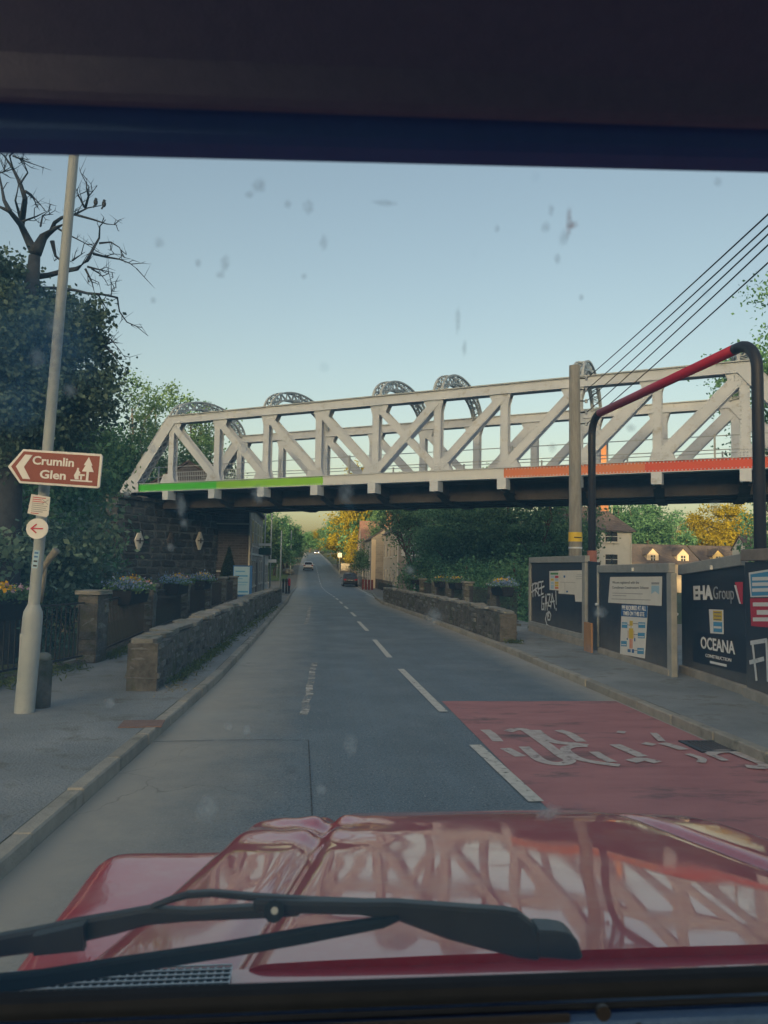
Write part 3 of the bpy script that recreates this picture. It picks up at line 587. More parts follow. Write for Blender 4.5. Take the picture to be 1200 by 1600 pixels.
# ================================================================== the truss bridge
B0 = CAM + _r0*(38.4/1200*-262) + Vector((math.sin(YAW), math.cos(YAW), 0))*38.4
PN = 3.003
ex = (_r0*2.672 + Vector((math.sin(YAW), math.cos(YAW), 0))*-1.371).normalized()
br = thing('truss_bridge', 'cream riveted steel truss bridge with green, white and orange painted girder crossing the road', 'bridge', (B0.x, B0.y, 0), math.atan2(ex.y, ex.x))
ZB0, ZB1, ZC0, ZC1 = 5.44, 5.90, 8.97, 9.39
ZBm, ZCm = (ZB0+ZB1)/2, (ZC0+ZC1)/2
FO, FX = 6.44, -0.6                      # far truss: across and along
rivets_v = []
def rivet(p, r=0.022):
    rivets_v.append(p)
def truss(y, xo, near):
    X = lambda k: k*PN+xo
    # bottom chord: web plate set back, flanges proud
    m = MB(); m.rng(X(-2)-.3, X(9)+.3, y-.14, y+.14, ZB0+.03, ZB1-.03); m.build('bottom_chord', M['bridge'], br)
    box('chord_flange', M['bridge'], br, X(-2)-.3, X(9)+.3, y-.21, y+.21, ZB1-.028, ZB1+.002); box('chord_flange', M['bridge'], br, X(-2)-.3, X(9)+.3, y-.21, y+.21, ZB0, ZB0+.028)
    box('top_chord', M['bridge'], br, X(-1)-.15, X(8)+.15, y-.2, y+.2, ZC0+.02, ZC1-.035, bevel=.01)
    box('chord_flange', M['bridge_grey'], br, X(-1)-.2, X(8)+.2, y-.27, y+.27, ZC1-.033, ZC1+.012)
    for s in (-1, 1): box('chord_flange', M['bridge'], br, X(-1)-.12, X(8)+.12, y+s*.2-.05, y+s*.2+.05, ZC0-.012, ZC0+.018)
    if near:
        bands = [(-2, 0.02, 'green1', 'green painted girder plate'), (0.02, 2.10, 'green2', 'lime green painted girder plate'), (2.10, 5.0, 'whitepl', 'white painted girder plate'), (5.0, 6.85, 'orange', 'orange painted girder plate'), (6.85, 9.1, 'red', 'red painted girder plate')]
        for (a, b, mt, lb) in bands:
            o = box('painted_plate', M[mt], br, X(a)+(.55 if a == -2 else 0), X(b)-.004, y-.165, y-.143, ZB0+.034, ZB1-.032); o['label'] = lb
    for k in range(-1, 9):
        wd = .34; end = k in (-1, 8)
        for s in (-1, 1): box('vertical_post', M['bridge'], br, X(k)-wd/2, X(k)+wd/2, y+s*.15-.014, y+s*.15+.014, ZB1-.05, ZC0+.02)
        if end:
            b = MB()
            z = ZB1+.1; sg = 1
            while z < ZC0-.25:
                b.bar((X(k)-.13, y+sg*.13, z), (X(k)-.13, y-sg*.13, z+.28), .05, .015, (1, 0, 0)); b.bar((X(k)+.13, y+sg*.13, z), (X(k)+.13, y-sg*.13, z+.28), .05, .015, (1, 0, 0)); z += .28; sg = -sg
            b.build('lacing_bars', M['bridge'], br)
        else:
            box('post_web', M['bridge'], br, X(k)-.015, X(k)+.015, y-.134, y+.134, ZB1, ZC0+.01)
    def diag(k0, z0, k1, z1, wd, name='diagonal', off=.178):
        for s in (-1, 1):
            MB().bar((X(k0), y+s*off, z0), (X(k1), y+s*off, z1), .024, wd, (0, 0, 1)).build(name, M['bridge'], br)
            if s < 0 and near:
                p0, p1 = Vector((X(k0), y-off-.013, z0)), Vector((X(k1), y-off-.013, z1)); d = p1-p0; Ln = d.length; d.normalize(); n2 = Vector((d.z, 0, -d.x))
                q = .12
                while q < Ln-.1:
                    for h in (-wd*.36, wd*.36): rivet(p0+d*q+n2*h)
                    q += .17
    zb, zt = ZB1+.10, ZC0-.08
    for k in range(-1, 3): diag(k+.02, zt, k+.98, zb, .36)
    diag(3.02, zt, 3.98, zb, .30, off=.176); diag(3.02, zb, 3.98, zt, .36, off=.203)
    for k in range(4, 8): diag(k+.02, zb, k+.98, zt, .36 if k < 6 else .46)
    # gusset plates at the joints
    for k in range(-1, 9):
        for (z0, z1, top) in ((ZB1-.03, ZB1+.36, False), (ZC0-.36, ZC0+.05, True)):
            a, b = (.34, .20)
            sh = (.18 if (k < 3.5) == top else -.18)
            zc_, zo_ = ((z0+.035, z1+.08) if not top else (z1-.035, z0-.08)); poly = [(X(k)-.30+min(sh*2, 0), zc_), (X(k)+.30+max(sh*2, 0), zc_), (X(k)+.17+max(sh*1.6, 0), zo_), (X(k)-.17+min(sh*1.6, 0), zo_)]
            for s in (-1, 1): MB().prism(poly, y+s*.166-.008+s*.001*k, y+s*.166+.008+s*.001*k, 'y').build('gusset_plate', M['bridge'], br)
            if near:
                for q in range(5):
                    for r_ in range(3): rivet(Vector((X(k)-.24+q*.12+sh*.4, y-.205, z0+.08+r_*.11)))
    # inclined end posts: two plates, lacing below
    for (k0, k1, inn) in ((-2, -1, 1), (9, 8, -1)):
        p0, p1 = Vector((X(k0)+inn*.1, 0, ZB0+.1)), Vector((X(k1), 0, ZCm))
        d = (p1-p0); Ln = d.length; d.normalize(); n2 = Vector((-d.z*1, 0, d.x)) if d.x > 0 else Vector((d.z, 0, -d.x))
        if n2.z < 0: n2 = -n2
        for s in (-1, 1):
            MB().bar(p0+Vector((0, y+s*.23, 0)), p1+Vector((0, y+s*.23, 0)), .03, .62, n2).build('end_post', M['bridge'], br)
        MB().bar(p0+Vector((0, y, 0))+n2*.30, p1+Vector((0, y, 0))+n2*.30, .56, .03, n2).build('end_post_cover', M['bridge'], br)
        b = MB(); q = .35; sg = 1
        while q < Ln-.5:
            for ss in (-1, 1):
                b.bar(p0+d*q+Vector((0, y+ss*.21, 0))-n2*.30, p0+d*(q+.42)+Vector((0, y-ss*.21, 0))-n2*.30, .06, .016, n2)
            q += .42
        b.build('lacing_bars', M['bridge'], br)
        # shoe
        MB().prism([(X(k0)-inn*.45, ZB0), (X(k0)+inn*.9, ZB0), (X(k0)+inn*.9, ZB0+.45), (X(k0)+inn*.35, ZB0+.75), (X(k0)-inn*.05, ZB0+.62)], y-.262, y-.248, 'y').build('shoe_plate', M['bridge'], br)
        box('bearing', M['bridge_dark'], br, X(k0)-.3, X(k0)+.3, y-.3, y+.3, ZB0-.18, ZB0-.004)
    if near:
        for xx in np.arange(X(-2)+.6, X(9), .13):
            for z in (ZB0+.075, ZB1-.075): rivet(Vector((xx, y-.168, z)))
        for xx in np.arange(X(-1), X(8), .15):
            for z in (ZC0+.07, ZC1-.09): rivet(Vector((xx, y-.203, z)))
        for k in range(-1, 9):
            for z in np.arange(ZB1+.4, ZC0-.3, .16):
                for h in (-.13, .13): rivet(Vector((X(k)+h, y-.168, z)))
truss(0.0, 0.0, True)
truss(FO, FX, False)
rb = MB()
for p in rivets_v:
    s = .021
    rb.add([(p.x-s, p.y, p.z-s), (p.x+s, p.y, p.z-s), (p.x+s, p.y, p.z+s), (p.x-s, p.y, p.z+s), (p.x, p.y-.024, p.z)], [(0, 1, 4), (1, 2, 4), (2, 3, 4), (3, 0, 4)])
tag(rb.build('rivets', M['bridge'], br, fix=False), kind='stuff')
# laced arches tying the two trusses overhead
for k in (-1, 1, 3, 4, 6, 8):
    x0, x1 = k*PN, k*PN+FX
    ring = {}
    for nm, ra, rh in (('outer', 3.34, 1.36), ('inner', 2.92, .96)):
        ring[nm] = []
        for i in range(29):
            a = math.pi*i/28; yv = FO/2-math.cos(a)*ra; t = min(1, max(0, yv/FO)); ring[nm].append(Vector((x0+(x1-x0)*t, yv, ZC1-.12+math.sin(a)*rh)))
    for s in (-.19, .19):
        for nm in ring:
            b = MB(); pts = [p+Vector((s, 0, 0)) for p in ring[nm]]
            for p, q in zip(pts, pts[1:]): b.bar(p, q, .10, .07, (0, (p.y-FO/2)*.4, 1))
            b.build('arch_rib', M['bridge_grey'], br)
        b = MB()
        for i in range(0, 28):
            p, q = (ring['outer'][i], ring['inner'][i+1]) if i % 2 else (ring['inner'][i], ring['outer'][i+1])
            b.bar(p+Vector((s, 0, 0)), q+Vector((s, 0, 0)), .075, .02, (1, 0, 0))
        b.build('arch_lacing', M['bridge_grey'], br)
    b = MB()
    for i in range(0, 28):
        for nm in ring:
            s = .19 if i % 2 else -.19; b.bar(ring[nm][i]+Vector((s, 0, 0)), ring[nm][i+1]+Vector((-s, 0, 0)), .07, .018, (0, 0, 1))
    b.build('arch_lacing', M['bridge_grey'], br)
# floor: cross beams, stringers, deck
for k in range(-1, 9):
    xk = k*PN
    poly = [(-.42, 5.43), (-.42, 4.98), (.35, 4.98), (1.5, 4.62), (FO-1.5, 4.62), (FO-.35, 4.98), (FO+.42, 4.98), (FO+.42, 5.43)]
    sec = lambda xx: [(xx+FX*(p[0]/FO), p[0], p[1]) for p in poly]
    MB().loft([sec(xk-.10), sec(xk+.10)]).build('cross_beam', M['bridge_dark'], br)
    box('beam_end', M['bridge'], br, xk-.19, xk+.19, -.47, -.425, 4.975, 5.432)
    sec2 = lambda xx, e: [(xx+FX*(p[0]/FO), p[0], p[1]) for p in ((.4, 4.90+e), (1.5, 4.60+e), (FO-1.5, 4.60+e), (FO-.4, 4.90+e))]
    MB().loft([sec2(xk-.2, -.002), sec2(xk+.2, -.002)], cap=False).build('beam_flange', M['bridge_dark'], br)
    box('beam_end', M['bridge'], br, xk+.11, xk+.19, -.42, .1, 4.985, 5.43); box('beam_end', M['bridge'], br, xk-.19, xk-.11, -.42, .1, 4.985, 5.43)
for yy_ in (1.5, 2.7, 3.9, 5.0):
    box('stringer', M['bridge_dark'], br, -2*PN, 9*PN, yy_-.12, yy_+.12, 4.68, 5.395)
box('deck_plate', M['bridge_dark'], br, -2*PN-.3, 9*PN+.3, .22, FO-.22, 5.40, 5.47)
for yy_ in (.9, FO-.9):
    for k in np.arange(-1.6, 9.0, 1.32/1.0):
        box('rail_post', M['bridge_grey'], br, k*PN-.035, k*PN+.035, yy_-.03, yy_+.03, 5.47, 6.95)
    for z in (6.35, 6.88): MB().tube([(-2*PN, yy_, z), (9*PN, yy_, z)], .02, 6).build('hand_rail', M['bridge_grey'], br)
# fence at the far left bridge end, with upright bars
fe = thing('bridge_end_fence', 'grey upright-bar fence at the left end of the bridge deck', 'fence', (0, 0, 0)); fe.location = br.location; fe.rotation_euler = br.rotation_euler
for xx in np.arange(-4.9, -.5, .13): box('fence_bar', M['bridge_grey'], fe, xx-.012, xx+.012, 2.49, 2.51, 5.47, 6.86)
for z in (5.6, 6.3, 6.8): box('fence_rail', M['bridge_grey'], fe, -5, -.5, 2.512, 2.54, z, z+.04)

# ------------------------------------------------------------------ stone abutment under the left end
def bl(x, y, z=0): return br.matrix_basis @ Vector((x, y, z))
bpy.context.view_layer.update()
rzb = math.atan2(ex.y, ex.x)
A = bl(-1.62*PN, -1.9)                     # near corner of the face; face runs across the bridge, away from the camera
ab = thing('stone_abutment', 'dark stone abutment with diamond tie plates carrying the left end of the bridge', 'abutment', (A.x, A.y, 0), rzb+math.pi/2)   # local x = across the bridge, local y = back to the left
AL = 10.0
box('mortar_core', M['mortar_dk'], ab, .05, AL, .05, 4.2, -2.0, 5.0)
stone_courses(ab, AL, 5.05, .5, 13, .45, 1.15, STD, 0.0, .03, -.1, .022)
ew = thing('wing_wall', 'dark mossy stone wing wall left of the bridge abutment', 'wall', (A.x, A.y, 0), rzb+math.pi)           # faces the camera
box('mortar_core', M['mortar_dk'], ew, .03, 4.6, -.55, -.05, -2.0, 4.6)
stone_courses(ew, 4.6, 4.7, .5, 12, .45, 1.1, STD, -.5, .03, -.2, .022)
for i in range(12):
    link('ledge_stone', random.choice(STD), ab, (AL*(i+.5)/12, .2, 5.08), None, (AL/12-.015, .7, .22))
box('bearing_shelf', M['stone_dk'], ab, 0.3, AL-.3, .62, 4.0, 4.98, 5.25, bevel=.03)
for i, (px, py, mt, sc) in enumerate(((215, 845, 'white', 1), (265, 846, 'bridge_dark', .95), (310, 845, 'white', 1))):
    n_ = Vector((-ex.x, -ex.y, 0)); h = plane_hit(px, py, A-n_*0.0, n_)
    lx = (h-A).dot(Vector((-ex.y, ex.x, 0)))
    o = MB()
    hw, hh = .32*sc, .52*sc
    ring0 = [(-hw, 0), (-hw*.22, -hh), (hw*.22, -hh), (hw, 0), (hw*.22, hh), (-hw*.22, hh)]
    o.loft([[(lx+a, -.05, h.z+b) for a, b in ring0], [(lx+a, -.13, h.z+b) for a, b in ring0], [(lx+a*.6, -.16, h.z+b*.6) for a, b in ring0]])
    pl = o.build('tie_plate', M[mt], ab); pl['label'] = ['white diamond tie plate nearest the end of the wall', 'dark unpainted diamond tie plate', 'white diamond tie plate farther under the bridge'][i]
    MB().rng(lx-.24, lx+.24, -.20, -.155, h.z-.03, h.z+.03).rng(lx-.03, lx+.03, -.199, -.154, h.z-.14, h.z+.14).build('tie_bar', M['bridge_dark'], pl)

# ================================================================== buildings
def brick_mat(name, c1, c2, mo, scale=1.0, bw=0.5, bh=0.18):
    m = bpy.data.materials.new(name); m.use_nodes = True; n = m.node_tree.nodes; l = m.node_tree.links; b = n['Principled BSDF']; b.inputs['Roughness'].default_value = .9
    tc = n.new('ShaderNodeTexCoord'); se = n.new('ShaderNodeSeparateXYZ'); cb = n.new('ShaderNodeCombineXYZ'); ad = n.new('ShaderNodeMath'); l.new(tc.outputs['Object'], se.inputs[0]); l.new(se.outputs[0], ad.inputs[0]); l.new(se.outputs[1], ad.inputs[1]); l.new(ad.outputs[0], cb.inputs[0]); l.new(se.outputs[2], cb.inputs[1])
    bt = n.new('ShaderNodeTexBrick'); bt.inputs['Scale'].default_value = scale; bt.inputs['Brick Width'].default_value = bw; bt.inputs['Row Height'].default_value = bh; bt.inputs['Mortar Size'].default_value = .012
    bt.inputs['Color1'].default_value = tuple(c1)+(1,); bt.inputs['Color2'].default_value = tuple(c2)+(1,); bt.inputs['Mortar'].default_value = tuple(mo)+(1,)
    l.new(cb.outputs[0], bt.inputs['Vector'])
    no = n.new('ShaderNodeTexNoise'); no.inputs['Scale'].default_value = .7; no.inputs['Detail'].default_value = 8; l.new(tc.outputs['Object'], no.inputs['Vector'])
    mr = n.new('ShaderNodeMapRange'); mr.inputs['To Min'].default_value = .6; mr.inputs['To Max'].default_value = 1.3; l.new(no.outputs['Fac'], mr.inputs['Value'])
    hs = n.new('ShaderNodeHueSaturation'); l.new(bt.outputs['Color'], hs.inputs['Color']); l.new(mr.outputs[0], hs.inputs['Value']); l.new(hs.outputs[0], b.inputs['Base Color'])
    bp = n.new('ShaderNodeBump'); bp.inputs['Strength'].default_value = .5; bp.inputs['Distance'].default_value = .01; l.new(bt.outputs['Fac'], bp.inputs['Height']); bp.invert = True; l.new(bp.outputs[0], b.inputs['Normal'])
    return m
M['brick_dk'] = brick_mat('sooty_brick', (0.07, 0.075, 0.095), (0.11, 0.11, 0.135), (0.16, 0.165, 0.18), 1.0, .46, .15)
M['stonework'] = brick_mat('grey_block', (0.26, 0.25, 0.235), (0.34, 0.32, 0.29), (0.38, 0.36, 0.33), 1.0, .6, .25)
M['render_w'] = pm('white_render', (0.52, 0.54, 0.54), (0.60, 0.61, 0.60), .8, .85, bump=.2, c3=(0.40, 0.41, 0.40), s3=.5, t3=(.55, .75))
M['render_c'] = pm('cream_render', (0.50, 0.43, 0.33), (0.58, 0.50, 0.39), .8, .85, bump=.2)
M['render_sun'] = pm('sunlit_render', (0.58, 0.46, 0.22), (0.62, 0.50, 0.26), .8, .85)  # yellow of the low sunlight put into the render colour
M['slate'] = brick_mat('slate_roof', (0.085, 0.075, 0.08), (0.13, 0.11, 0.11), (0.05, 0.045, 0.05), 1.0, .3, .16)
M['slate_pk'] = brick_mat('brown_tile_roof', (0.22, 0.12, 0.10), (0.27, 0.16, 0.13), (0.12, 0.08, 0.07), 1.0, .3, .16)
M['brick_or'] = brick_mat('orange_brick', (0.42, 0.14, 0.04), (0.48, 0.18, 0.06), (0.35, 0.25, 0.18), 1.0, .24, .08)
M['glass'] = pm('window_glass', (0.03, 0.035, 0.04), (0.05, 0.055, 0.06), 1, .08, spec=.8)
M['trim'] = pm('window_trim', (0.58, 0.57, 0.53), rough=.6)
M['door'] = pm('dark_door', (0.03, 0.03, 0.035), rough=.5)
def window(par, x, y, z, wd, h, axis, depth=.06, bars=1, sill=True, mat='glass', label=None):
    """axis 'x': window in a wall facing -y at y; axis 'y': window in a wall facing -x (s=-1) or +x (s=1)"""
    def bx(name, m, a0, a1, d0, d1, z0, z1, p=par):
        if axis == 'x': return box(name, m, p, x+a0, x+a1, y-d1, y-d0, z+z0, z+z1)
        if axis == 'y+': return box(name, m, p, x+d0, x+d1, y+a0, y+a1, z+z0, z+z1)
        return box(name, m, p, x-d1, x-d0, y+a0, y+a1, z+z0, z+z1)
    wnd = bx('window', M['trim'], -wd/2-.06, wd/2+.06, .002, .05, -.06, h+.06)
    bx('pane', M[mat], -wd/2, wd/2, .052, .058, 0, h, wnd)
    for i in range(bars): bx('glazing_bar', M['trim'], -.025, .025, .060, .075, 0.003, h-.003, wnd)
    bx('glazing_bar', M['trim'], -wd/2, wd/2, .060, .077, h*.5-.025, h*.5+.025, wnd)
    if sill: bx('sill', M['trim'], -wd/2-.12, wd/2+.12, .004, .13, -.14, -.062, wnd)
    return wnd
def gable_house(name, label, x0, x1, y0, y1, zb, eave, ridge, wall, roof, ridge_axis='y', over=.2, chim=(), parts=True):
    t = thing(name, label, 'house', ((x0+x1)/2, (y0+y1)/2, zb)); hx, hy = (x1-x0)/2, (y1-y0)/2
    if ridge_axis == 'y':
        MB().prism([(-hx, -.4), (hx, -.4), (hx, eave), (0, ridge), (-hx, eave)], -hy, hy, 'y').build('wall', M[wall], t)
        sl = (ridge-eave)/hx; rf = MB()
        rf.prism([(-hx-over, eave-sl*over+.03), (0, ridge+.03), (hx+over, eave-sl*over+.03), (hx+over, eave-sl*over+.15), (0, ridge+.16), (-hx-over, eave-sl*over+.15)], -hy-over*.6, hy+over*.6, 'y')
    else:
        MB().prism([(-hy, -.4), (hy, -.4), (hy, eave), (0, ridge), (-hy, eave)], -hx, hx, 'x').build('wall', M[wall], t)
        sl = (ridge-eave)/hy; rf = MB()
        rf.prism([(-hy-over, eave-sl*over+.03), (0, ridge+.03), (hy+over, eave-sl*over+.03), (hy+over, eave-sl*over+.15), (0, ridge+.16), (-hy-over, eave-sl*over+.15)], -hx-over*.6, hx+over*.6, 'x')
    r_ = rf.build('roof', M[roof], t)
    for (cx, cy, cw, ch, cm) in chim:
        c_ = box('chimney', M[cm], r_, cx-cw/2, cx+cw/2, cy-cw*.7, cy+cw*.7, ridge-1.0, ridge+ch)
        for q in (-.3, .3): MB().lathe([(.09, 0), (.11, .1), (.08, .35)], 8, (cx, cy+q*cw, ridge+ch)).build('chimney_pot', M['brick_or'], c_) if False else link('chimney_pot', MB().lathe([(.09, 0), (.11, .1), (.08, .35)], 8, (cx, cy+q*cw, ridge+ch)).mesh('chimney_pot', M['brick_or']), r_)
    return t
# left: two storey block, sooty gable towards us, grey front on the street
z0 = zr(50)
xb = -5.2
lb = gable_house('brick_building', 'two storey building with sooty brick end wall and grey street front beyond the bridge, left', xb-7.5, xb, 46.8, 59.5, z0, 5.6, 8.0, 'brick_dk', 'slate', 'y')
box('street_front', M['stonework'], lb, 3.752, 3.80, -6.30, 6.35, -.3, 5.55)
box('eaves_gutter', M['bridge_dark'], lb, 3.80, 4.05, -6.5, 6.5, 5.42, 5.56)
box('string_course', M['trim'], lb, 3.802, 3.86, -6.3, 6.34, 2.55, 2.68)
box('string_course', M['trim'], lb, -3.7, 3.75, -6.40, -6.352, 4.35, 4.43); box('string_course', M['trim'], lb, -3.7, 3.75, -6.40, -6.352, 1.5, 1.58)
box('corner_pipe', M['trim'], lb, 3.70, 3.80, -6.46, -6.36, 0, 5.4)
for q in range(5):
    window(lb, 3.80, -5.1+q*2.5, 3.2, .95, 1.5, 'y+'); window(lb, 3.80, -5.1+q*2.5, .7, .95, 1.5, 'y+') if q != 2 else box('door', M['door'], lb, 3.802, 3.84, -.6, .5, 0, 2.1)
l2 = gable_house('low_shop', 'lower pale shop beyond the sooty brick building on the left', xb-6, xb+.1, 60.2, 68, zr(64), 3.0, 4.6, 'render_w', 'slate', 'y')
for q in range(3): window(l2, 3.05, -2.6+q*2.4, .8, 1.3, 1.4, 'y+')
# right: pale houses beyond the trees
zh = zr(74)
ha = gable_house('white_house', 'pale two storey house with red-blind shop window behind the right-hand trees', 6.6, 12.5, 71, 84, zh, 5.9, 8.4, 'stonework', 'slate', 'y', chim=((0, -5.5, .7, 1.0, 'render_c'),))
box('render_panel', M['render_w'], ha, -2.6, 2.9, -6.56, -6.502, 3.4, 5.9)
sw = window(ha, -1.15, -6.5, .75, .95, 1.35, 'x', bars=0)
box('red_blind', M['sign_red'], sw, -1.62, -.68, -6.60, -6.562, 1.72, 2.12); box('shop_ledge', M['white'], sw, -1.9, -.4, -6.72, -6.505, .4, .55)
window(ha, -.8, -6.56, 4.1, .9, 1.2, 'x')
box('corner_pipe', M['trim'], ha, -2.98, -2.88, -6.62, -6.52, 0, 5.8)
box('cream_front', M['render_c'], ha, -3.0, -2.952, -6.46, 6.46, -.2, 5.86)
for q in range(4): window(ha, -3.0, -4.8+q*3.1, 3.4, .8, 1.3, 'y'); window(ha, -3.0, -4.8+q*3.1, .7, .8, 1.4, 'y')
hb = gable_house('grey_house', 'narrow grey-ended house standing nearer the road behind the white house', 5.3, 11, 85, 95, zr(90), 5.6, 7.6, 'stonework', 'slate', 'y', chim=((-.8, -4, .7, 1.2, 'brick_or'), (.9, 2, .7, 1.1, 'brick_or')))
box('cream_strip', M['render_c'], hb, -2.84, -2.35, -5.05, -5.003, 0, 5.5)
for q in range(3): window(hb, -2.85, -3+q*3, 3.3, .8, 1.2, 'y'); window(hb, -2.85, -3+q*3, .7, .8, 1.3, 'y')
hc = gable_house('tiled_house', 'far house with brown tiled roof beside the yellow roadside trees', 6.2, 14, 112, 122, zr(116), 4.6, 8.6, 'stonework', 'slate_pk', 'x')
for q in range(2): window(hc, -2.2+q*2.6, -5, 2.8, .9, 1.1, 'x'); window(hc, -2.2+q*2.6, -5, .6, .9, 1.3, 'x')
# white hipped house behind the site, its tall orange chimney
zs_ = 0.0
p = AY(935, 828, 60); q_ = AY(987, 828, 60)
hx1 = q_.x; hx0 = hx1-6.4
hw = thing('hipped_house', 'white rendered house with grey hipped roof and orange chimney behind the hoarding', 'house', (hx0, 60, 0))
Lh = hx1-hx0; ez = p.z
box('wall', M['render_w'], hw, 0, Lh, 0, 6.5, -1, ez-.02)
rf = MB(); o = .25
rf.add([(-o, -o, ez), (Lh+o, -o, ez), (Lh+o, 6.5+o, ez), (-o, 6.5+o, ez), (1.4, 3.25, ez+2.15), (Lh-1.2, 3.25, ez+2.15), (-o, -o, ez-.12), (Lh+o, -o, ez-.12), (Lh+o, 6.5+o, ez-.12), (-o, 6.5+o, ez-.12)],
       [(0, 1, 5, 4), (1, 2, 5), (2, 3, 4, 5), (3, 0, 4), (0, 6, 7, 1), (1, 7, 8, 2), (2, 8, 9, 3), (3, 9, 6, 0), (6, 9, 8, 7)])
rfo = rf.build('roof', M['slate'], hw)
for wz in (AY(955, 846, 60).z, AY(957, 882, 60).z):
    wx = AY(955, 846, 60).x-hx0
    window(hw, wx, 0, wz, 1.0, .8, 'x', bars=2)
MB().tube([(Lh-.12, -.06, 0), (Lh-.12, -.06, ez-.2)], .05, 8).build('downpipe', M['trim'], hw)
cx = AY(949, 700, 62).x-hx0; ctop = AY(949, 684, 62).z
box('chimney', M['brick_or'], hw, cx-.33, cx+.33, 2.6, 3.4, ez+.8, ctop, bevel=.02)
box('chimney_cap', M['brick_or'], hw, cx-.4, cx+.4, 2.53, 3.47, ctop+.002, ctop+.15)
MB().tube([(cx+.9, 3.25, ez+1.6), (cx+.9, 3.25, ez+3.0)], .02, 6).tube([(cx+.5, 3.25, ez+2.7), (cx+1.7, 3.25, ez+2.75)], .015, 6).build('aerial', M['trim'], hw)
# dormered terraces farther back
def terrace(x0, x1, y, ez, rz_, dorm, label, wall, dmat):
    t = thing('dormer_terrace', label, 'house', (x0, y, 0)); Ln = x1-x0
    box('wall', M[wall], t, 0, Ln, 0, 8, -2, ez)
    MB().prism([(-.3, ez-.05), (4, rz_), (8.3, ez-.05), (8.3, ez-.2), (-.3, ez-.2)], -.2, Ln+.2, 'x').build('roof', M['slate'], t)
    for dx in dorm:
        d = MB().prism([(dx-.75, ez-.1), (dx+.75, ez-.1), (dx+.75, ez+1.0), (dx, ez+1.75), (dx-.75, ez+1.0)], .25, 3.4, 'y').build('dormer', M[dmat], t)
        MB().prism([(dx-.9, ez+.86), (dx, ez+1.78), (dx+.9, ez+.86), (dx+.9, ez+1.0), (dx, ez+1.95), (dx-.9, ez+1.0)], .12, 3.4, 'y').build('dormer_roof', M['slate'], d)
        box('pane', M['glass'], d, dx-.28, dx+.28, .20, .247, ez+.2, ez+.9); box('glazing_bar', M['trim'], d, dx-.03, dx+.03, .17, .199, ez+.2, ez+.9); box('glazing_bar', M['trim'], d, dx-.28, dx+.28, .168, .198, ez+.52, ez+.58)
    return t
yT = 92
a_ = AY(987, 878, yT); b_ = AY(1093, 878, yT); rz_ = AY(1050, 851, yT+4).z
terrace(a_.x, b_.x, yT, a_.z, rz_, [AY(1030, 870, yT).x-a_.x-.7, AY(1076, 870, yT).x-a_.x-.6], 'cream terrace with two gabled roof dormers above the hoarding', 'render_c', 'render_c')
yT = 96
a_ = AY(1100, 880, yT); b_ = AY(1165, 880, yT); rz_ = AY(1130, 853, yT+4).z
terrace(a_.x, b_.x, yT, a_.z, rz_, [AY(1128, 870, yT).x-a_.x-.4], 'terrace with a single roof dormer tinted sunlit yellow, right of the cream one', 'render_sun', 'render_sun')
a_ = AY(1168, 880, 80); b_ = AY(1290, 880, 80)
gable_house('slate_roofed_house', 'white house with dark slate roof at the right edge behind the hoarding', a_.x, b_.x, 80, 83, -.5, AY(1180, 858, 80).z+.5, AY(1180, 839, 81).z+.5, 'render_w', 'slate', 'x')

# ================================================================== lettering and flat print
def text_obj(parent, name, s, x, z, h, mat, y=-0.004, width=None, bold=0.0, align='LEFT', rot=None, shear=0.0, spacing=1.0):
    cu = bpy.data.curves.new(name, 'FONT'); cu.body = s; cu.size = 1.0; cu.offset = bold; cu.extrude = 0.002; cu.shear = shear; cu.space_character = spacing; cu.resolution_u = 3
    tmp = bpy.data.objects.new(name, cu); COL.objects.link(tmp); bpy.context.view_layer.update()
    me = bpy.data.meshes.new_from_object(tmp.evaluated_get(bpy.context.evaluated_depsgraph_get())); bpy.data.objects.remove(tmp)
    co = np.empty(len(me.vertices)*3, dtype=np.float32); me.vertices.foreach_get('co', co); co = co.reshape(-1, 3)
    co[:, 0] -= co[:, 0].min(); z0 = 0.0
    cap = 0.69
    sy = h/cap; wd = co[:, 0].max(); sx = (width/wd) if width else sy
    co[:, 0] *= sx; co[:, 1] *= sy
    if align == 'CENTER': co[:, 0] -= co[:, 0].max()/2
    me.vertices.foreach_set('co', np.c_[co[:, 0], -co[:, 2]+0, co[:, 1]].astype(np.float32).ravel()); me.materials.clear(); me.materials.append(mat); me.update()
    return link(name, me, parent, (x, y, z), rot)
def plate(parent, name, mat, x0, x1, z0, z1, y, th=0.004, label=None, bevel=0.0):
    o = box(name, mat, parent, x0, x1, y-th, y, z0, z1, bevel=bevel)
    if label: o['label'] = label
    return o
def stroke(parent, name, mat, pts, wd, y, th=0.003):
    b = MB()
    for (x0, z0), (x1, z1) in zip(pts, pts[1:]):
        d = Vector((x1-x0, 0, z1-z0)); d = d.normalized()*wd*.3
        b.bar((x0-d.x, y, z0-d.z), (x1+d.x, y, z1+d.z), wd, th, (0, -1, 0))
    return b.build(name, mat, parent)

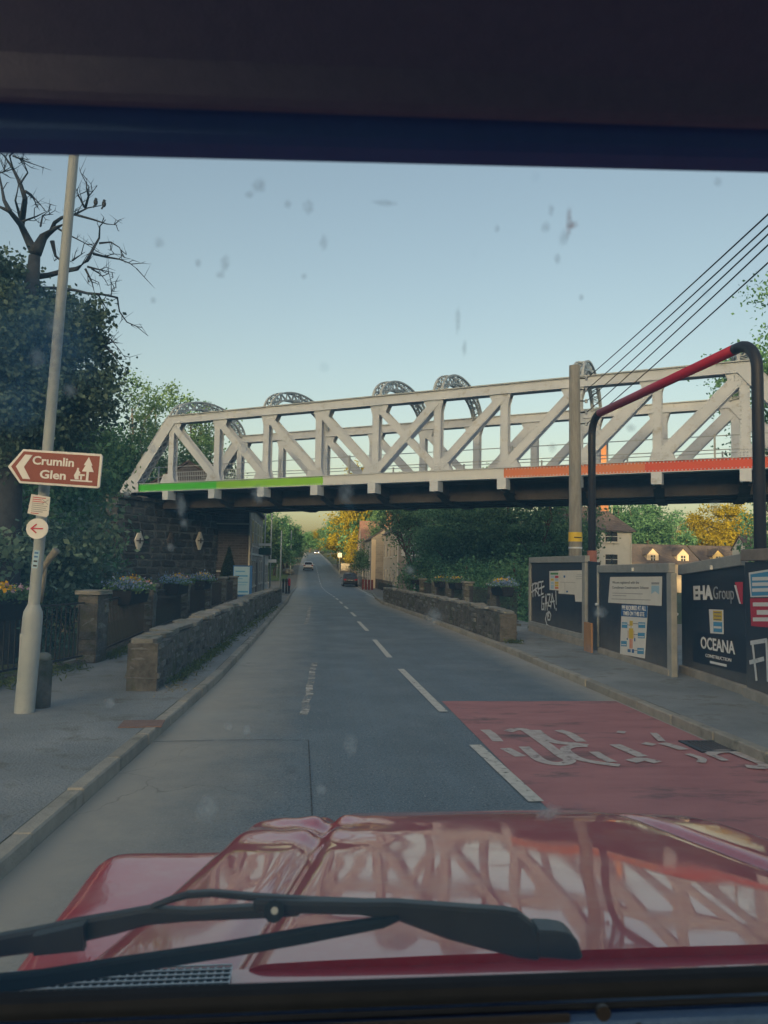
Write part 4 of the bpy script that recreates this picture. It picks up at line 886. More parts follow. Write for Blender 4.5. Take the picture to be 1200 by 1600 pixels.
# ------------------------------------------------------------------ lamp post with its signs
lp_b = G(38, 1112, KH); top = D(117, 225, 8.55+.0)
ld = (top-lp_b).normalized()
lamp = thing('lamp_post', 'tall pale grey leaning lamp post with thick base on the left pavement', 'lamp post', lp_b)
def lpt(h): return ld*(h/ld.z)
def lean_tube(h0, h1, r0, r1, name, mat, n=20, extra=None):
    b = MB(); prof = extra or [(r0, h0), (r1, h1)]
    b.tube([lpt(h) for r_, h in prof], [r_ for r_, h in prof], n); return smooth_by_angle(b.build(name, mat, lamp))
lean_tube(0, 0, 0, 0, 'base_section', M['lamp_post'], extra=[(.103, -.05), (.103, 1.02), (.097, 1.08), (.062, 1.16)])
lean_tube(1.15, 8.2, .060, .048, 'shaft', M['lamp_post'])
box('service_door', M['lamp_post'], lamp, -.05, .05, -.112, -.096, .35, .85, bevel=.006)
MB().tube([lpt(8.2), lpt(8.5)+Vector((.25, 0, .05)), lpt(8.6)+Vector((.9, 0, .12))], .035, 10).build('lamp_arm', M['lamp_post'], lamp, smooth=True)
MB().box(lpt(8.6)+Vector((1.15, 0, .13)), (.6, .2, .12)).build('lantern', M['lamp_post'], lamp, bevel=.03)
# brown direction sign
def facing(label, name, cat, px, py, d, rz=0.0, tilt=0.0):
    c_ = D(px, py, d); t = thing(name, label, cat, c_, -YAW+rz); t.rotation_euler = (0, tilt, -YAW+rz); return t
S = 8.12/1200.0
# pixel offsets from the sign centre, undoing the tilt seen in the photograph
bs = facing('brown arrow-shaped tourist sign pointing left on the lamp post', 'direction_sign', 'sign', 86, 732, 8.12, R(-4), R(3.2))
ol = [(-76, -2), (-54, 27), (72, 27), (75, 24), (75, -24), (72, -27), (-54, -27)]
def sc_(pts, k=1.0): return [(a*S*k, b*S*k) for a, b in pts]
MB().prism(sc_(ol), -.012, .010, 'y').build('sign_back', M['white'], bs, bevel=.004)
inn = [(-70, -1.5), (-52, 23.5), (71, 23.5), (71, -23.5), (-52, -23.5)]
MB().prism(sc_(inn), -.016, -.0125, 'y').build('brown_face', M['brown_sign'], bs)
MB().prism(sc_([(-62, -1), (-49, 18.5), (-37, 18.5), (-49, -1), (-37, -19.5), (-49, -19.5)]), -.020, -.0165, 'y').build('chevron', M['lettering'], bs)
text_obj(bs, 'lettering', 'Crumlin', -36*S, 4.5*S, 12.5*S, M['lettering'], -.0185, width=67*S, bold=.025)
text_obj(bs, 'lettering', 'Glen', -22*S, -16.5*S, 12.5*S, M['lettering'], -.0185, width=42*S, bold=.025)
pic = MB()
pic.prism(sc_([(54, 21), (47, 8), (50, 8), (45, -2), (64, -2), (59, 8), (61, 8)]), -.020, -.0166, 'y'); pic.prism(sc_([(52.5, -1.7), (56.5, -1.7), (56.5, -16), (52.5, -16)]), -.0202, -.0168, 'y')
pic.prism(sc_([(28, -15.7), (63, -15.7), (63, -18), (28, -18)]), -.0204, -.0167, 'y'); pic.prism(sc_([(36, -6.5), (50, -6.5), (50, -9), (46, -9), (46, -15), (43, -15), (43, -9), (36, -9)]), -.0199, -.0167, 'y')
pic.prism(sc_([(35, -14.8), (41, -14.8), (40, -7), (43, -4.5), (40, -1), (40, 3), (37, 3), (36.5, -1), (33, -9)]), -.0201, -.0169, 'y')
pic.build('picnic_pictogram', M['lettering'], bs)
for hz in (.08, -.08): MB().box((-24*S, .06, hz), (.16, .11, .03)).build('clamp', M['lamp_post'], bs, bevel=.005)
# the small notice and the round arrow sign
nb_ = facing('small white printed notice fixed to the lamp post under the brown sign', 'paper_notice', 'notice', 62.5, 790, 8.12, R(4), R(5))
MB().prism(sc_([(-15, 16.5), (14, 15), (15, -13), (12, -17), (-17, -14)]), -.008, .006, 'y').build('notice_sheet', M['paper'], nb_)
for i in range(9):
    z = 12-3.1*i; wd = [10, 7, 10, 9, 12, 11, 12, 9, 6][i]
    MB().rng(-12*S, (-12+wd*2)*S*.98, -.0095, -.0085, (z-.6)*S, (z+.6)*S).build('print_line', M['sign_red'] if i in (0, 1, 2, 8) else M['grey_text_lt'], nb_)
stroke(nb_, 'print_mark', M['grey_text_lt'], [(3*S, 10*S), (12*S, 3*S)], .006, -.009); stroke(nb_, 'print_mark', M['grey_text_lt'], [(3*S, 3*S), (12*S, 10*S)], .006, -.0095)
ra = facing('round white sign with red left arrow on the lamp post', 'arrow_sign', 'sign', 58.5, 826, 8.12, 0.0, 0)
MB().prism([(17*S*math.cos(a), 16*S*math.sin(a)) for a in np.linspace(0, 2*math.pi, 32, endpoint=False)], -.010, .006, 'y').build('sign_disc', M['white'], ra)
stroke(ra, 'arrow', M['sign_red'], [(9*S, 0), (-9*S, 0)], .014, -.0115); stroke(ra, 'arrow', M['sign_red'], [(-1*S, 6.5*S), (-9*S, 0), (-1*S, -6.5*S)], .014, -.0145)
stk = facing('small blue and dark sticker on the lamp post below the round sign', 'pole_sticker', 'sticker', 57.5, 874, 8.12, 0, R(4))
MB().prism(sc_([(-5, 14), (3.5, 14), (2.5, -14), (-6, -14)]), -.006, .004, 'y').build('sticker_sheet', M['sign_pale'], stk)
for z in (-10, -3, 4, 10): MB().rng(-4.2*S, 1.6*S, -.0075, -.0065, (z-1.4)*S, (z+1.4)*S).build('print_block', M['sign_blue'] if z > 0 else M['iron'], stk)
# stone stump and the broken limb beside the post
s0 = G(64, 1104, KH)
stm = thing('stone_stump', 'short weathered stone post with pale top beside the lamp post', 'stone post', s0)
b = MB(); b.lathe([(.10, -.1), (.105, .1), (.098, .3), (.10, .45), (.09, .53)], 10); b.v = [(x+random.uniform(-.012, .012), y+random.uniform(-.012, .012), z) for x, y, z in b.v]; b.build('shaft', M['stone'], stm, smooth=True)
b = MB(); b.lathe([(.092, .52), (.085, .57), (.045, .60)], 10); b.build('pale_cap', M['coping'], stm, smooth=True)
br_l = thing('broken_branch', 'pale broken branch sticking up behind the lamp post', 'branch', D(62, 897, 9.0))
o0 = Vector(br_l.location)
MB().tube([Vector((0, 0, 0)), D(70, 884, 9.0)-o0, D(78, 872, 8.95)-o0, D(88, 860, 8.9)-o0], [.03, .034, .042, .045], 8).build('limb', M['bark_pale'], br_l, smooth=True)
MB().tube([D(70, 884, 9.0)-o0, D(68, 905, 9.05)-o0, D(64, 940, 9.15)-o0], [.03, .03, .02], 8).build('limb', M['bark_pale'], br_l, smooth=True)

# ================================================================== the site hoarding
def panel_frame(pa, pb, za=KH):
    a, b = G(*pa, za), G(*pb, za); dx, dy = b.x-a.x, b.y-a.y; return a, b, math.hypot(dx, dy), math.atan2(dy, dx)
class Panel:
    def __init__(s, label, pa, pb, ha, hb, name='hoarding_panel', plinth=.14):
        s.a, s.b, s.L, s.rz = panel_frame(pa, pb); s.t = thing(name, label, 'hoarding', s.a, s.rz, 'navy hoarding panels'); s.h = (ha, hb)
        s.n = Vector((math.sin(s.rz), -math.cos(s.rz), 0)); s.ax = Vector((math.cos(s.rz), math.sin(s.rz), 0))
        MB().prism([(0, plinth), (s.L, plinth), (s.L, hb), (0, ha)], 0, .04, 'y').build('board', M['board'], s.t)
        if plinth: MB().prism([(0, -.05), (s.L, -.05), (s.L, plinth-.003), (0, plinth-.003)], -.06, .09, 'y').build('plinth', M['plinth'], s.t, bevel=.01)
    def hit(s, px, py, off=0.0):
        h = plane_hit(px, py, s.a+s.n*off, s.n) - s.a; return h.dot(s.ax), h.z
    def poly(s, name, mat, pxs, y, th=.004, label=None):
        o = MB().prism([s.hit(*q) for q in pxs], y-th, y, 'y').build(name, mat, s.t)
        if label: o['label'] = label
        return o
    def text(s, st, pl, pr, hpx, mat, y, name='lettering', **k):
        x0, z0 = s.hit(*pl); x1, z1 = s.hit(*pr); _, zt = s.hit(pl[0], pl[1]-hpx)
        o = text_obj(s.t, name, st, x0, z0, zt-z0, mat, y, width=x1-x0, **k); o.rotation_euler = (0, -math.atan2(z1-z0, x1-x0), 0); return o
    def stroke(s, pxs, wd, mat, y, name='graffiti_stroke'): return stroke(s.t, name, mat, [s.hit(*q) for q in pxs], wd, y)
M['spray'] = pm('white_spray_paint', (0.55, 0.60, 0.64), (0.70, 0.73, 0.75), 12, .7, alpha_noise=(9, .22, .42))
# first panel: framed board with the graffiti
p1 = Panel('framed navy board with white graffiti and paper notices, nearest the railings', (829, 985), (917, 1011), 1.80, 1.80, plinth=.15)
Lp = p1.L; F = M['frame_grey']
MB().rng(-.02, Lp+.02, -.05, .06, 1.80, 1.95).build('frame_top', F, p1.t, bevel=.008); MB().rng(-.06, .06, -.045, .05, .0, 1.797).build('frame_side', F, p1.t, bevel=.008)
MB().rng(Lp-.18, Lp, -.045, .05, .0, 1.797).build('frame_side', F, p1.t, bevel=.008); MB().rng(.063, Lp-.183, -.05, -.002, .15, .26).build('frame_bottom', F, p1.t, bevel=.008)
cv = lambda x, y: (820+x*0.11667, 860+y*0.11667)
p1.poly('notice_sheet', M['paper'], [cv(460, 270), cv(805, 265), cv(795, 690), cv(680, 685), cv(672, 592), cv(455, 578)], -.002, label='torn white plan sheets')
p1.poly('notice_sheet', M['paper'], [cv(335, 278), cv(466, 272), cv(460, 536), cv(338, 528)], -.008, label='sheet of coloured safety symbols')
for (x0, x1, y0, y1, mt) in ((352, 455, 298, 325, 'leaf'), (355, 400, 338, 365, 'sign_pale'), (412, 458, 340, 370, 'sign_red'), (355, 395, 378, 405, 'sign_yel'), (412, 458, 378, 408, 'sign_pale'), (355, 395, 420, 450, 'sign_pale'), (412, 458, 420, 448, 'sign_yel'), (355, 395, 460, 515, 'sign_pale'), (412, 458, 455, 482, 'sign_yel'), (412, 458, 488, 515, 'sign_orange')):
    p1.poly('safety_symbol', pm('green_ink', (0.10, 0.3, 0.12)) if mt == 'leaf' else M[mt], [cv(x0, y0), cv(x1, y0), cv(x1, y1), cv(x0, y1)], -.013, .002)
for q in (((480, 425), (680, 432)), ((540, 425), (540, 578)), ((475, 300), (475, 385)), ((690, 380), (790, 378)), ((690, 350), (780, 348)), ((700, 326), (770, 325))): p1.stroke([cv(*q[0]), cv(*q[1])], .008, M['grey_text_lt'], -.0075, 'print_line')
p1.poly('print_block', M['sign_blue'], [cv(558, 540), cv(582, 540), cv(582, 563), cv(558, 563)], -.006, .002); p1.poly('print_block', M['sign_blue'], [cv(524, 335), cv(545, 335), cv(545, 365), cv(524, 365)], -.006, .002)
SP = M['spray']
for pts in ([(112, 445), (118, 620)], [(104, 470), (140, 440), (165, 440)], [(100, 560), (150, 520)],                     # F
            [(150, 450), (148, 610)], [(150, 450), (180, 440), (178, 500), (150, 520), (190, 590)],                      # R
            [(192, 430), (190, 605)], [(190, 430), (225, 420)], [(185, 520), (225, 500)], [(190, 605), (215, 600)],        # E
            [(232, 425), (232, 590)], [(222, 425), (255, 415)], [(225, 505), (268, 482)], [(228, 590), (255, 578)],        # E
            [(268, 618), (238, 630), (236, 790), (262, 790), (265, 715), (250, 715)],                                    # G
            [(280, 800), (292, 590), (310, 800)], [(280, 710), (312, 700)],                                              # A
            [(312, 590), (350, 590), (322, 740), (358, 745)],                                                            # Z
            [(358, 770), (375, 580), (412, 775)], [(352, 690), (405, 680)],                                              # A
            [(424, 545), (430, 720)], [(428, 780), (430, 800)],                                                          # !
            [(330, 885), (318, 850), (340, 825), (358, 870), (345, 930), (318, 930), (312, 870), (330, 818), (300, 850), (285, 920), (305, 995), (350, 1030)]):
    p1.stroke([cv(*q) for q in pts], .04, SP, -.0175)
# narrow return panel and the bare timber below it
p1b = Panel('narrow plain navy return board between the graffiti panel and the poster panel', (919, 1012), (935, 1017), 1.83, 1.80, plinth=0)
tb = thing('timber_offcut', 'upright raw brown timber board at the foot of the hoarding', 'board', G(927, 1018, KH), p1b.rz)
MB().rng(-.22, .20, -.12, -.075, -.02, .58).build('board_face', M['timber'], tb, bevel=.006)
# second panel: gate leaf with the white notice and the poster
p2 = Panel('navy hoarding gate with white scheme notice and safety clothing poster', (938, 1019), (1050, 1056), 1.59, 1.62, plinth=.10)
Lp = p2.L
MB().prism([(-.03, 1.59), (Lp+.03, 1.62), (Lp+.03, 1.775), (-.03, 1.735)], -.05, .06, 'y').build('frame_top', F, p2.t, bevel=.008)
MB().rng(Lp-.07, Lp+.10, -.048, .05, -.04, 1.617).build('frame_side', F, p2.t, bevel=.008)
MB().tube([(-.04, -.03, .1), (-.04, -.03, 1.74)], .025, 10).build('gate_pole', F, p2.t, smooth=True)
MB().box((-.04, -.06, .95), (.09, .05, .05)).build('latch', M['bridge'], p2.t, bevel=.008)
c2 = lambda x, y: (930+x*0.11667, 880+y*0.11667)
p2.poly('notice_sheet', M['paper'], [c2(205, 185), c2(902, 178), c2(892, 572), c2(178, 528)], -.004, label='large white notice sheet')
p2.text("We are registered with the", c2(236, 272), c2(594, 276), 3.8, M['grey_text'], -.0095); p2.text("Considerate Constructors Scheme", c2(234, 340), c2(724, 346), 3.8, M['grey_text'], -.0095)
for (x0, x1, yv) in ((240, 640, 400), (240, 420, 432), (225, 745, 478)): p2.stroke([c2(x0, yv), c2(x1, yv+(x1-x0)*.03)], .012, M['grey_text_lt'], -.0095, 'print_line')
p2.poly('ribbon_emblem', M['sign_pale'], [c2(760, 300), c2(865, 300), c2(862, 420), c2(812, 375), c2(758, 412)], -.0085, .002); p2.poly('ribbon_emblem', M['grey_text_lt'], [c2(760, 255), c2(865, 255), c2(865, 285), c2(760, 285)], -.0085, .002)
p2.poly('poster', M['white'], [c2(360, 552), c2(708, 570), c2(668, 1275), c2(335, 1215)], -.002, label='white safety clothing poster with blue heading')
p2.poly('poster_heading', M['sign_blue'], [c2(360, 552), c2(708, 570), c2(700, 732), c2(352, 708)], -.007, .002)
p2.text('PPE REQUIRED AT ALL', c2(368, 622), c2(690, 636), 6.5, M['lettering'], -.0125, bold=.02); p2.text('TIMES ON THIS SITE', c2(382, 695), c2(668, 712), 6.0, M['lettering'], -.0125, bold=.02)
for (x0, x1, y0, y1, mt) in ((466, 508, 770, 835, 'sign_yel'), (478, 494, 835, 865, 'skin_sil'), (458, 515, 870, 1010, 'sign_yel'), (440, 460, 900, 1000, 'skin_sil'), (515, 530, 900, 1000, 'skin_sil'), (428, 442, 1000, 1025, 'sign_blue'), (528, 542, 1000, 1045, 'sign_blue'), (466, 482, 1012, 1140, 'sign_orange'), (490, 505, 1012, 1140, 'sign_orange'), (440, 480, 1150, 1190, 'sign_blue'), (496, 526, 1150, 1200, 'sign_blue'),
                             (362, 436, 790, 865, 'sign_blue_lt'), (584, 676, 790, 865, 'sign_blue_lt'), (578, 670, 930, 1005, 'sign_blue_lt'), (352, 428, 1040, 1112, 'sign_blue_lt'), (570, 656, 1135, 1215, 'sign_blue_lt')):
    p2.poly('poster_print', M[mt], [c2(x0, y0), c2(x1, y0+3), c2(x1, y1+3), c2(x0, y1)], -.007, .002)
for (x0, x1, yv) in ((370, 430, 815), (592, 668, 815), (585, 662, 985), (360, 420, 1090), (578, 648, 1165)): p2.stroke([c2(x0, yv), c2(x1, yv+2)], .016, M['lettering'], -.0105, 'print_line')
for q in (((515, 808), (580, 812)), ((525, 955), (575, 958)), ((530, 1168), (568, 1170)), ((440, 825), (465, 832))): p2.stroke([c2(*q[0]), c2(*q[1])], .008, M['iron'], -.008, 'print_line')
MB().lathe([(.022, 0), (.022, .06)], 10).build('bolt', M['white'], p2.t, loc=(p2.hit(*c2(548, 105))[0], -.06, p2.hit(*c2(548, 105))[1]))
# third panel: company boards
p3 = Panel('navy hoarding panel with company lettering and red slash emblem', (1066, 1050), (1166, 1085), 1.58, 1.74, plinth=.12)
Lp = p3.L
MB().prism([(-.02, 1.58), (Lp, 1.74), (Lp, 1.90), (-.02, 1.75)], -.05, .06, 'y').build('frame_top', F, p3.t, bevel=.008)
c3_ = lambda x, y: (1040+x*.15625, 860+y*.15625)
M['board2'] = pm('dark_printed_board', (0.010, 0.014, 0.026), rough=.4)
p3.poly('printed_board', M['board2'], [c3_(265, 285), c3_(800, 262), c3_(800, 585), c3_(265, 570)], -.002, label='dark printed company board with red slash'); p3.poly('printed_board', M['board2'], [c3_(275, 800), c3_(812, 860), c3_(815, 1235), c3_(275, 1110)], -.002, label='lower dark printed company board')
p3.text('EHA', c3_(286, 487), c3_(478, 485), 19.5, M['lettering'], -.0085, bold=.045); p3.text('Group', c3_(484, 486), c3_(690, 490), 19.5, M['grey_text_lt'], -.0085)
p3.poly('red_slash', M['sign_red'], [c3_(700, 318), c3_(778, 315), c3_(776, 536), c3_(760, 536)], -.0075, .003); p3.poly('white_slash', M['lettering'], [c3_(692, 348), c3_(716, 346), c3_(758, 534), c3_(744, 532)], -.0075, .003)
p3.poly('sticker_sheet', M['white'], [c3_(438, 588), c3_(580, 594), c3_(584, 838), c3_(452, 828)], -.004, label='small yellow and blue safety sticker'); p3.poly('sticker_print', M['sign_yel'], [c3_(480, 602), c3_(570, 606), c3_(570, 706), c3_(484, 700)], -.0085, .002); p3.poly('sticker_print', M['sign_blue_lt'], [c3_(484, 714), c3_(572, 718), c3_(572, 820), c3_(486, 814)], -.0085, .002)
for yv in (620, 655, 690): p3.stroke([c3_(492, yv), c3_(560, yv+4)], .014, M['grey_text'], -.0115, 'print_line')
p3.stroke([c3_(492, 768), c3_(562, 772)], .03, M['lettering'], -.0115, 'print_line')
p3.text('OCEANA', c3_(358, 975), c3_(700, 1038), 17.5, M['lettering'], -.0085, bold=.018); p3.text('CONSTRUCTION', c3_(405, 1064), c3_(662, 1116), 5.0, M['lettering'], -.0085)
p3.stroke([c3_(452, 1116), c3_(612, 1152)], .035, M['lettering'], -.0085, 'underline')
MB().lathe([(.022, 0), (.022, .06)], 10).build('bolt', M['white'], p3.t, loc=(p3.hit(*c3_(498, 192))[0], -.06, p3.hit(*c3_(498, 192))[1]))
MB().tube([p3.hit(1056, 962) and (-.14, -.10, p3.hit(1068, 962)[1]), (.02, -.08, p3.hit(1068, 960)[1])], .022, 8).build('latch', M['bridge'], p3.t)
# fourth panel, nearest, running out of the picture
p4 = Panel('nearest navy hoarding panel with blue and red safety signs and sprayed graffiti', (1167, 1087), (1420, 1190), 1.78, 1.80, plinth=.12)
Lp = p4.L
MB().rng(-.02, Lp, -.05, .06, 1.80, 1.95).build('frame_top', M['timber'] if False else pm('brown_timber', (0.20, 0.17, 0.14), (0.28, 0.24, 0.20), 4, .8, bump=.3), p4.t, bevel=.008)
p4.poly('safety_sign', M['white'], [c3_(836, 222), (1262, 880), (1262, 932), c3_(855, 468)], -.004, label='blue safety sign'); p4.poly('sign_print', M['sign_blue_lt'], [c3_(856, 240), (1256, 884), (1256, 928), c3_(868, 455)], -.0085, .002)
for yv in (285, 340, 398): p4.stroke([c3_(880, yv), (1250, 860+yv*.15625-2)], .045, M['lettering'], -.0115, 'print_line')
p4.poly('safety_sign', M['sign_red'], [c3_(850, 480), (1262, 934), (1264, 986), c3_(862, 755)], -.004, label='red safety sign')
for yv, hh in ((540, .05), (620, .06), (690, .05)): p4.stroke([c3_(885 if yv != 620 else 925, yv), (1250 if yv != 620 else 1210, 860+yv*.15625)], hh, M['lettering'], -.0085, 'print_line')
for pts in ([(878, 950), (915, 1290)], [(860, 925), (1015, 900), (1030, 1300)], [(850, 1120), (985, 1085)]): p4.stroke([c3_(*q) for q in pts], .055, SP, -.0085)
# height barrier over the site entrance
gl0, gr0 = D(925, 875, 17.2), D(1188, 860, 11.2)
gz = D(940, 640, 17.2).z
hb_ = thing('height_barrier', 'dark goalpost height barrier with red crossbar over the site entrance', 'barrier', (gl0.x, gl0.y, 0))
o0 = Vector(hb_.location); gA = Vector((0, 0, 0)); gB = Vector((gr0.x-o0.x, gr0.y-o0.y, 0)); dgb = gB.normalized(); zt_ = gz-.12
rr_ = .085
def arc(c, a0, a1, rad, d): return [c + d*(rad*math.cos(a)) + Vector((0, 0, rad*math.sin(a))) for a in np.linspace(a0, a1, 9)]
MB().tube([gA+Vector((0, 0, -.1)), gA+Vector((0, 0, zt_-.45))] + arc(gA+dgb*.45+Vector((0, 0, zt_-.45)), math.pi, math.pi/2, .45, dgb)[1:], rr_, 14).build('upright', M['barrier_dk'], hb_, smooth=True)
Lg = gB.length
MB().tube([gA+dgb*.45+Vector((0, 0, zt_)), gA+dgb*(Lg-.55)+Vector((0, 0, zt_))], rr_*1.02, 14).build('crossbar', M['barrier_red'], hb_, smooth=True)
MB().tube([gA+dgb*(Lg-.55)+Vector((0, 0, zt_))] + arc(gA+dgb*(Lg-.45)+Vector((0, 0, zt_-.45)), math.pi/2, 0, .45, dgb)[:] + [gB+Vector((0, 0, -.1))], rr_, 14).build('upright', M['barrier_dk'], hb_, smooth=True)
b = MB(); b.lathe([(.11, 0), (.11, .38)], 10, (0, 0, D(925, 880, 17.2).z-.1)); b.build('base_sleeve', pm('rusty_sleeve', (0.30, 0.12, 0.09), (0.24, 0.10, 0.08), 6, .8), hb_)
# utility pole and its wires
up0 = D(899, 868, 19.8); ptop = D(897.5, 571, 19.8)
pole = thing('utility_pole', 'thick weathered utility pole with yellow band behind the hoarding', 'utility pole', (up0.x, up0.y, 0))
MB().tube([(0, 0, -.2), (0, 0, 3), (ptop.x-up0.x, ptop.y-up0.y, ptop.z)], [.185, .165, .135], 18).build('pole_shaft', M['pole_wood'], pole, smooth=True)
zy = D(899, 839, 19.8).z
MB().lathe([(.175, -.12), (.175, .12)], 20, (0, 0, zy)).build('yellow_band', M['sign_yel'], pole); MB().lathe([(.178, -.02), (.178, .02)], 20, (0, 0, D(899, 856, 19.8).z)).build('metal_ring', M['bridge'], pole)
text_obj(pole, 'band_print', '▬▬', -.10, zy-.03, .05, M['iron'], -.18, width=.2)
wires_from = []
for i in range(5):
    z = ptop.z-.25-.30*i; c_ = Vector((.19, -.02, z)); wires_from.append(Vector((up0.x, up0.y, 0))+c_+Vector((.1, -.05, 0)))
    MB().tube([(.10, 0, z), (.30, -.04, z)], .018, 6).build('insulator_arm', M['iron'], pole); MB().lathe([(.03, -.05), (.045, -.03), (.03, 0), (.045, .03), (.03, .05)], 10, (.28, -.04, z)).build('insulator', M['bridge'], pole)
ends = [(1200, 313), (1200, 331), (1200, 345), (1200, 362), (1200, 390)]
starts = [(925, 560), (930, 565), (940, 570), (950, 577), (985, 560)]
for i, (e, s_) in enumerate(zip(ends, starts)):
    w0 = wires_from[i]; w1 = D(e[0], e[1], 9.0+.15*i); ext = w1+(w1-w0)*1.6
    pts = []
    for k in range(25):
        t = k/24; p = w0.lerp(ext, t); p.z -= 4*.35*t*(1-t)*.5; pts.append(p)
    o = thing('overhead_wire', ['uppermost overhead wire running from the utility pole to the upper right', 'second overhead wire from the top', 'middle one of the five overhead wires', 'fourth overhead wire from the top', 'lowest overhead wire running from the utility pole'][i], 'wire', w0, 0, 'overhead wires')
    MB().tube([p-w0 for p in pts], .011, 5).build('cable', M['wire'], o)

# ================================================================== street furniture beyond the bridge
def put(px, py, y): return AY(px, py, y)
# blue and white information board
p = AY(378, 936, 39.5); ib = thing('information_board', 'blue and white information board beyond the left railings', 'information board', (p.x, p.y, zr(39.5)+KH-.01), R(10))
box('board', M['sign_blue'], ib, -.48, .48, -.04, .04, .12, 1.68, bevel=.01); box('panel', M['sign_pale'], ib, -.45, .34, -.05, -.042, .22, 1.62); box('side_band', M['sign_blue'], ib, .345, .47, -.052, -.042, .2, 1.66)
for (x0, x1, z, h) in ((-.36, .1, 1.36, .05), (-.36, .25, 1.12, .07), (-.36, .0, 1.0, .03), (-.36, .26, .82, .035), (-.36, .2, .70, .02), (-.2, .28, .32, .08)): box('print_line', M['sign_blue_lt'], ib, x0, x1, -.056, -.0515, z, z+h)
for x in (-.44, .44): box('leg', M['sign_blue'], ib, x-.04, x+.04, -.03, .03, -.05, .118)
# conifer
def conifer(x, y, h, r, label):
    t = thing('small_conifer', label, 'tree', (x, y, zr(y)+.05)); rs = np.random.RandomState(5)
    n = 9000; zz = rs.uniform(0.05, 1, n)**1.1; a = rs.uniform(0, 6.283, n); ra = r*np.minimum(1, (1-zz)*1.5+.05)*np.sqrt(rs.uniform(.2, 1, n))
    link('crown', quad_mesh('crown', quads(np.c_[ra*np.cos(a), ra*np.sin(a), zz*h], 0, .11, .4, 3), M['conifer']), t)
    MB().tube([(0, 0, -.3), (0, 0, h*.8)], [.07, .02], 6).build('trunk', M['bark'], t)
pc = AY(356, 925, 43); conifer(pc.x, pc.y, 2.75, .55, 'dark narrow conifer beside the blue information board')
# poles along the street
def street_pole(px, pyb, pyt, y, r, label, mat='lamp_post', extra=None, name='street_pole', cat='pole'):
    a = AY(px, pyb, y); t = AY(px, pyt, y); zz = zr(y)+.05
    o = thing(name, label, cat, (a.x, y, zz), 0, 'poles along the far street')
    MB().tube([(0, 0, -.1), (0, 0, t.z-zz)], [r, r*.8], 8).build('shaft', M[mat], o, smooth=True)
    if extra:
        for (nm, m_, x0, x1, pz0, pz1) in extra:
            z0_, z1_ = AY(px, pz0, y).z-zz, AY(px, pz1, y).z-zz
            box(nm, M[m_], o, x0, x1, -r-.03, -r-.005, z1_, z0_, bevel=.01)
    return o
M['sign_green'] = pm('dark_green_sign', (0.02, 0.07, 0.06), rough=.5)
street_pole(411.5, 928, 800, 55, .06, 'thin pole with dark green direction sign beyond the bridge', extra=(('direction_plate', 'sign_green', -.65, .45, 856, 867), ('direction_plate', 'white', -.5, .45, 849, 853)), name='sign_pole', cat='sign')
street_pole(421.5, 918, 802, 66, .07, 'grey pole behind the green direction sign', extra=(('direction_plate', 'white', -.25, .5, 874, 879),), name='sign_pole', cat='sign')
street_pole(438, 902, 829, 80, .08, 'left one of two bare grey poles at the far road junction')
street_pole(454, 884, 829, 120, .10, 'right one of two bare grey poles at the far road junction')
street_pole(433, 884, 867, 112, .05, 'small round sign on a short post at the far junction', extra=(('sign_disc', 'white', -.3, .3, 866, 872),), name='sign_pole', cat='sign')
street_pole(527, 890, 825, 150, .12, 'tall thin pole against dark trees right of the far road', 'pole_wood')
street_pole(538.5, 888, 826, 150, .12, 'tall thin pole in front of the yellow trees', 'pole_wood')
street_pole(548, 895, 833, 130, .11, 'pole beside the brown roofed house', 'pole_wood')
street_pole(530.5, 886, 862, 128, .08, 'post with pale square sign right of the far road', 'lamp_post', (('sign_plate', 'paper', -.35, .35, 864, 871),), 'sign_pole', 'sign')
street_pole(391, 925, 840, 48, .05, 'thin white pole in front of the grey street front', 'white')
# bollards on the left pavement
for (px, py, y, rd, lb) in ((442.5, 920, 58, 0, 'dark bollard nearest the far left shopfront'), (447.2, 929, 54, 0, 'tall dark bollard at the left kerb beyond the low wall'), (451.5, 926, 54.5, 1, 'bollard with red top at the left kerb beyond the low wall')):
    a = AY(px, py, y); o = thing('bollard', lb, 'bollard', (a.x, y, zr(y)+.06), 0, 'bollards beyond the low wall')
    MB().lathe([(.075, 0), (.075, .8), (.055, .84)], 10).build('post', M['iron'], o); MB().lathe([(.095, .78 if not rd else .55), (.095, .98), (.05, 1.04)], 10).build('cap', M['iron'] if not rd else M['sign_red'], o)
# boulder planter with pale stones on the far verge, its grass
a = AY(451, 880, 122); gp = MB().grid(lambda x, y: (x, y, zr(y)+.10), [-12, -9.5, -7, -4.6], [104, 112, 120, 128, 140]).build('grass_verge', pm('verge_grass', (0.07, 0.13, 0.03), (0.12, 0.18, 0.05), 2, .95, bump=.6)); tag(gp, kind='structure')
bo = thing('pale_boulder', 'pale boulder on the grass verge at the far left junction', 'boulder', (a.x, 122, zr(122)+.1))
b = MB().lathe([(.2, -.1), (.95, .1), (1.05, .45), (.7, .85), (.15, .95)], 12); b.v = [(x*random.uniform(.85, 1.15), y*random.uniform(.8, 1.1), z) for x, y, z in b.v]; b.build('rock', M['coping'], bo)
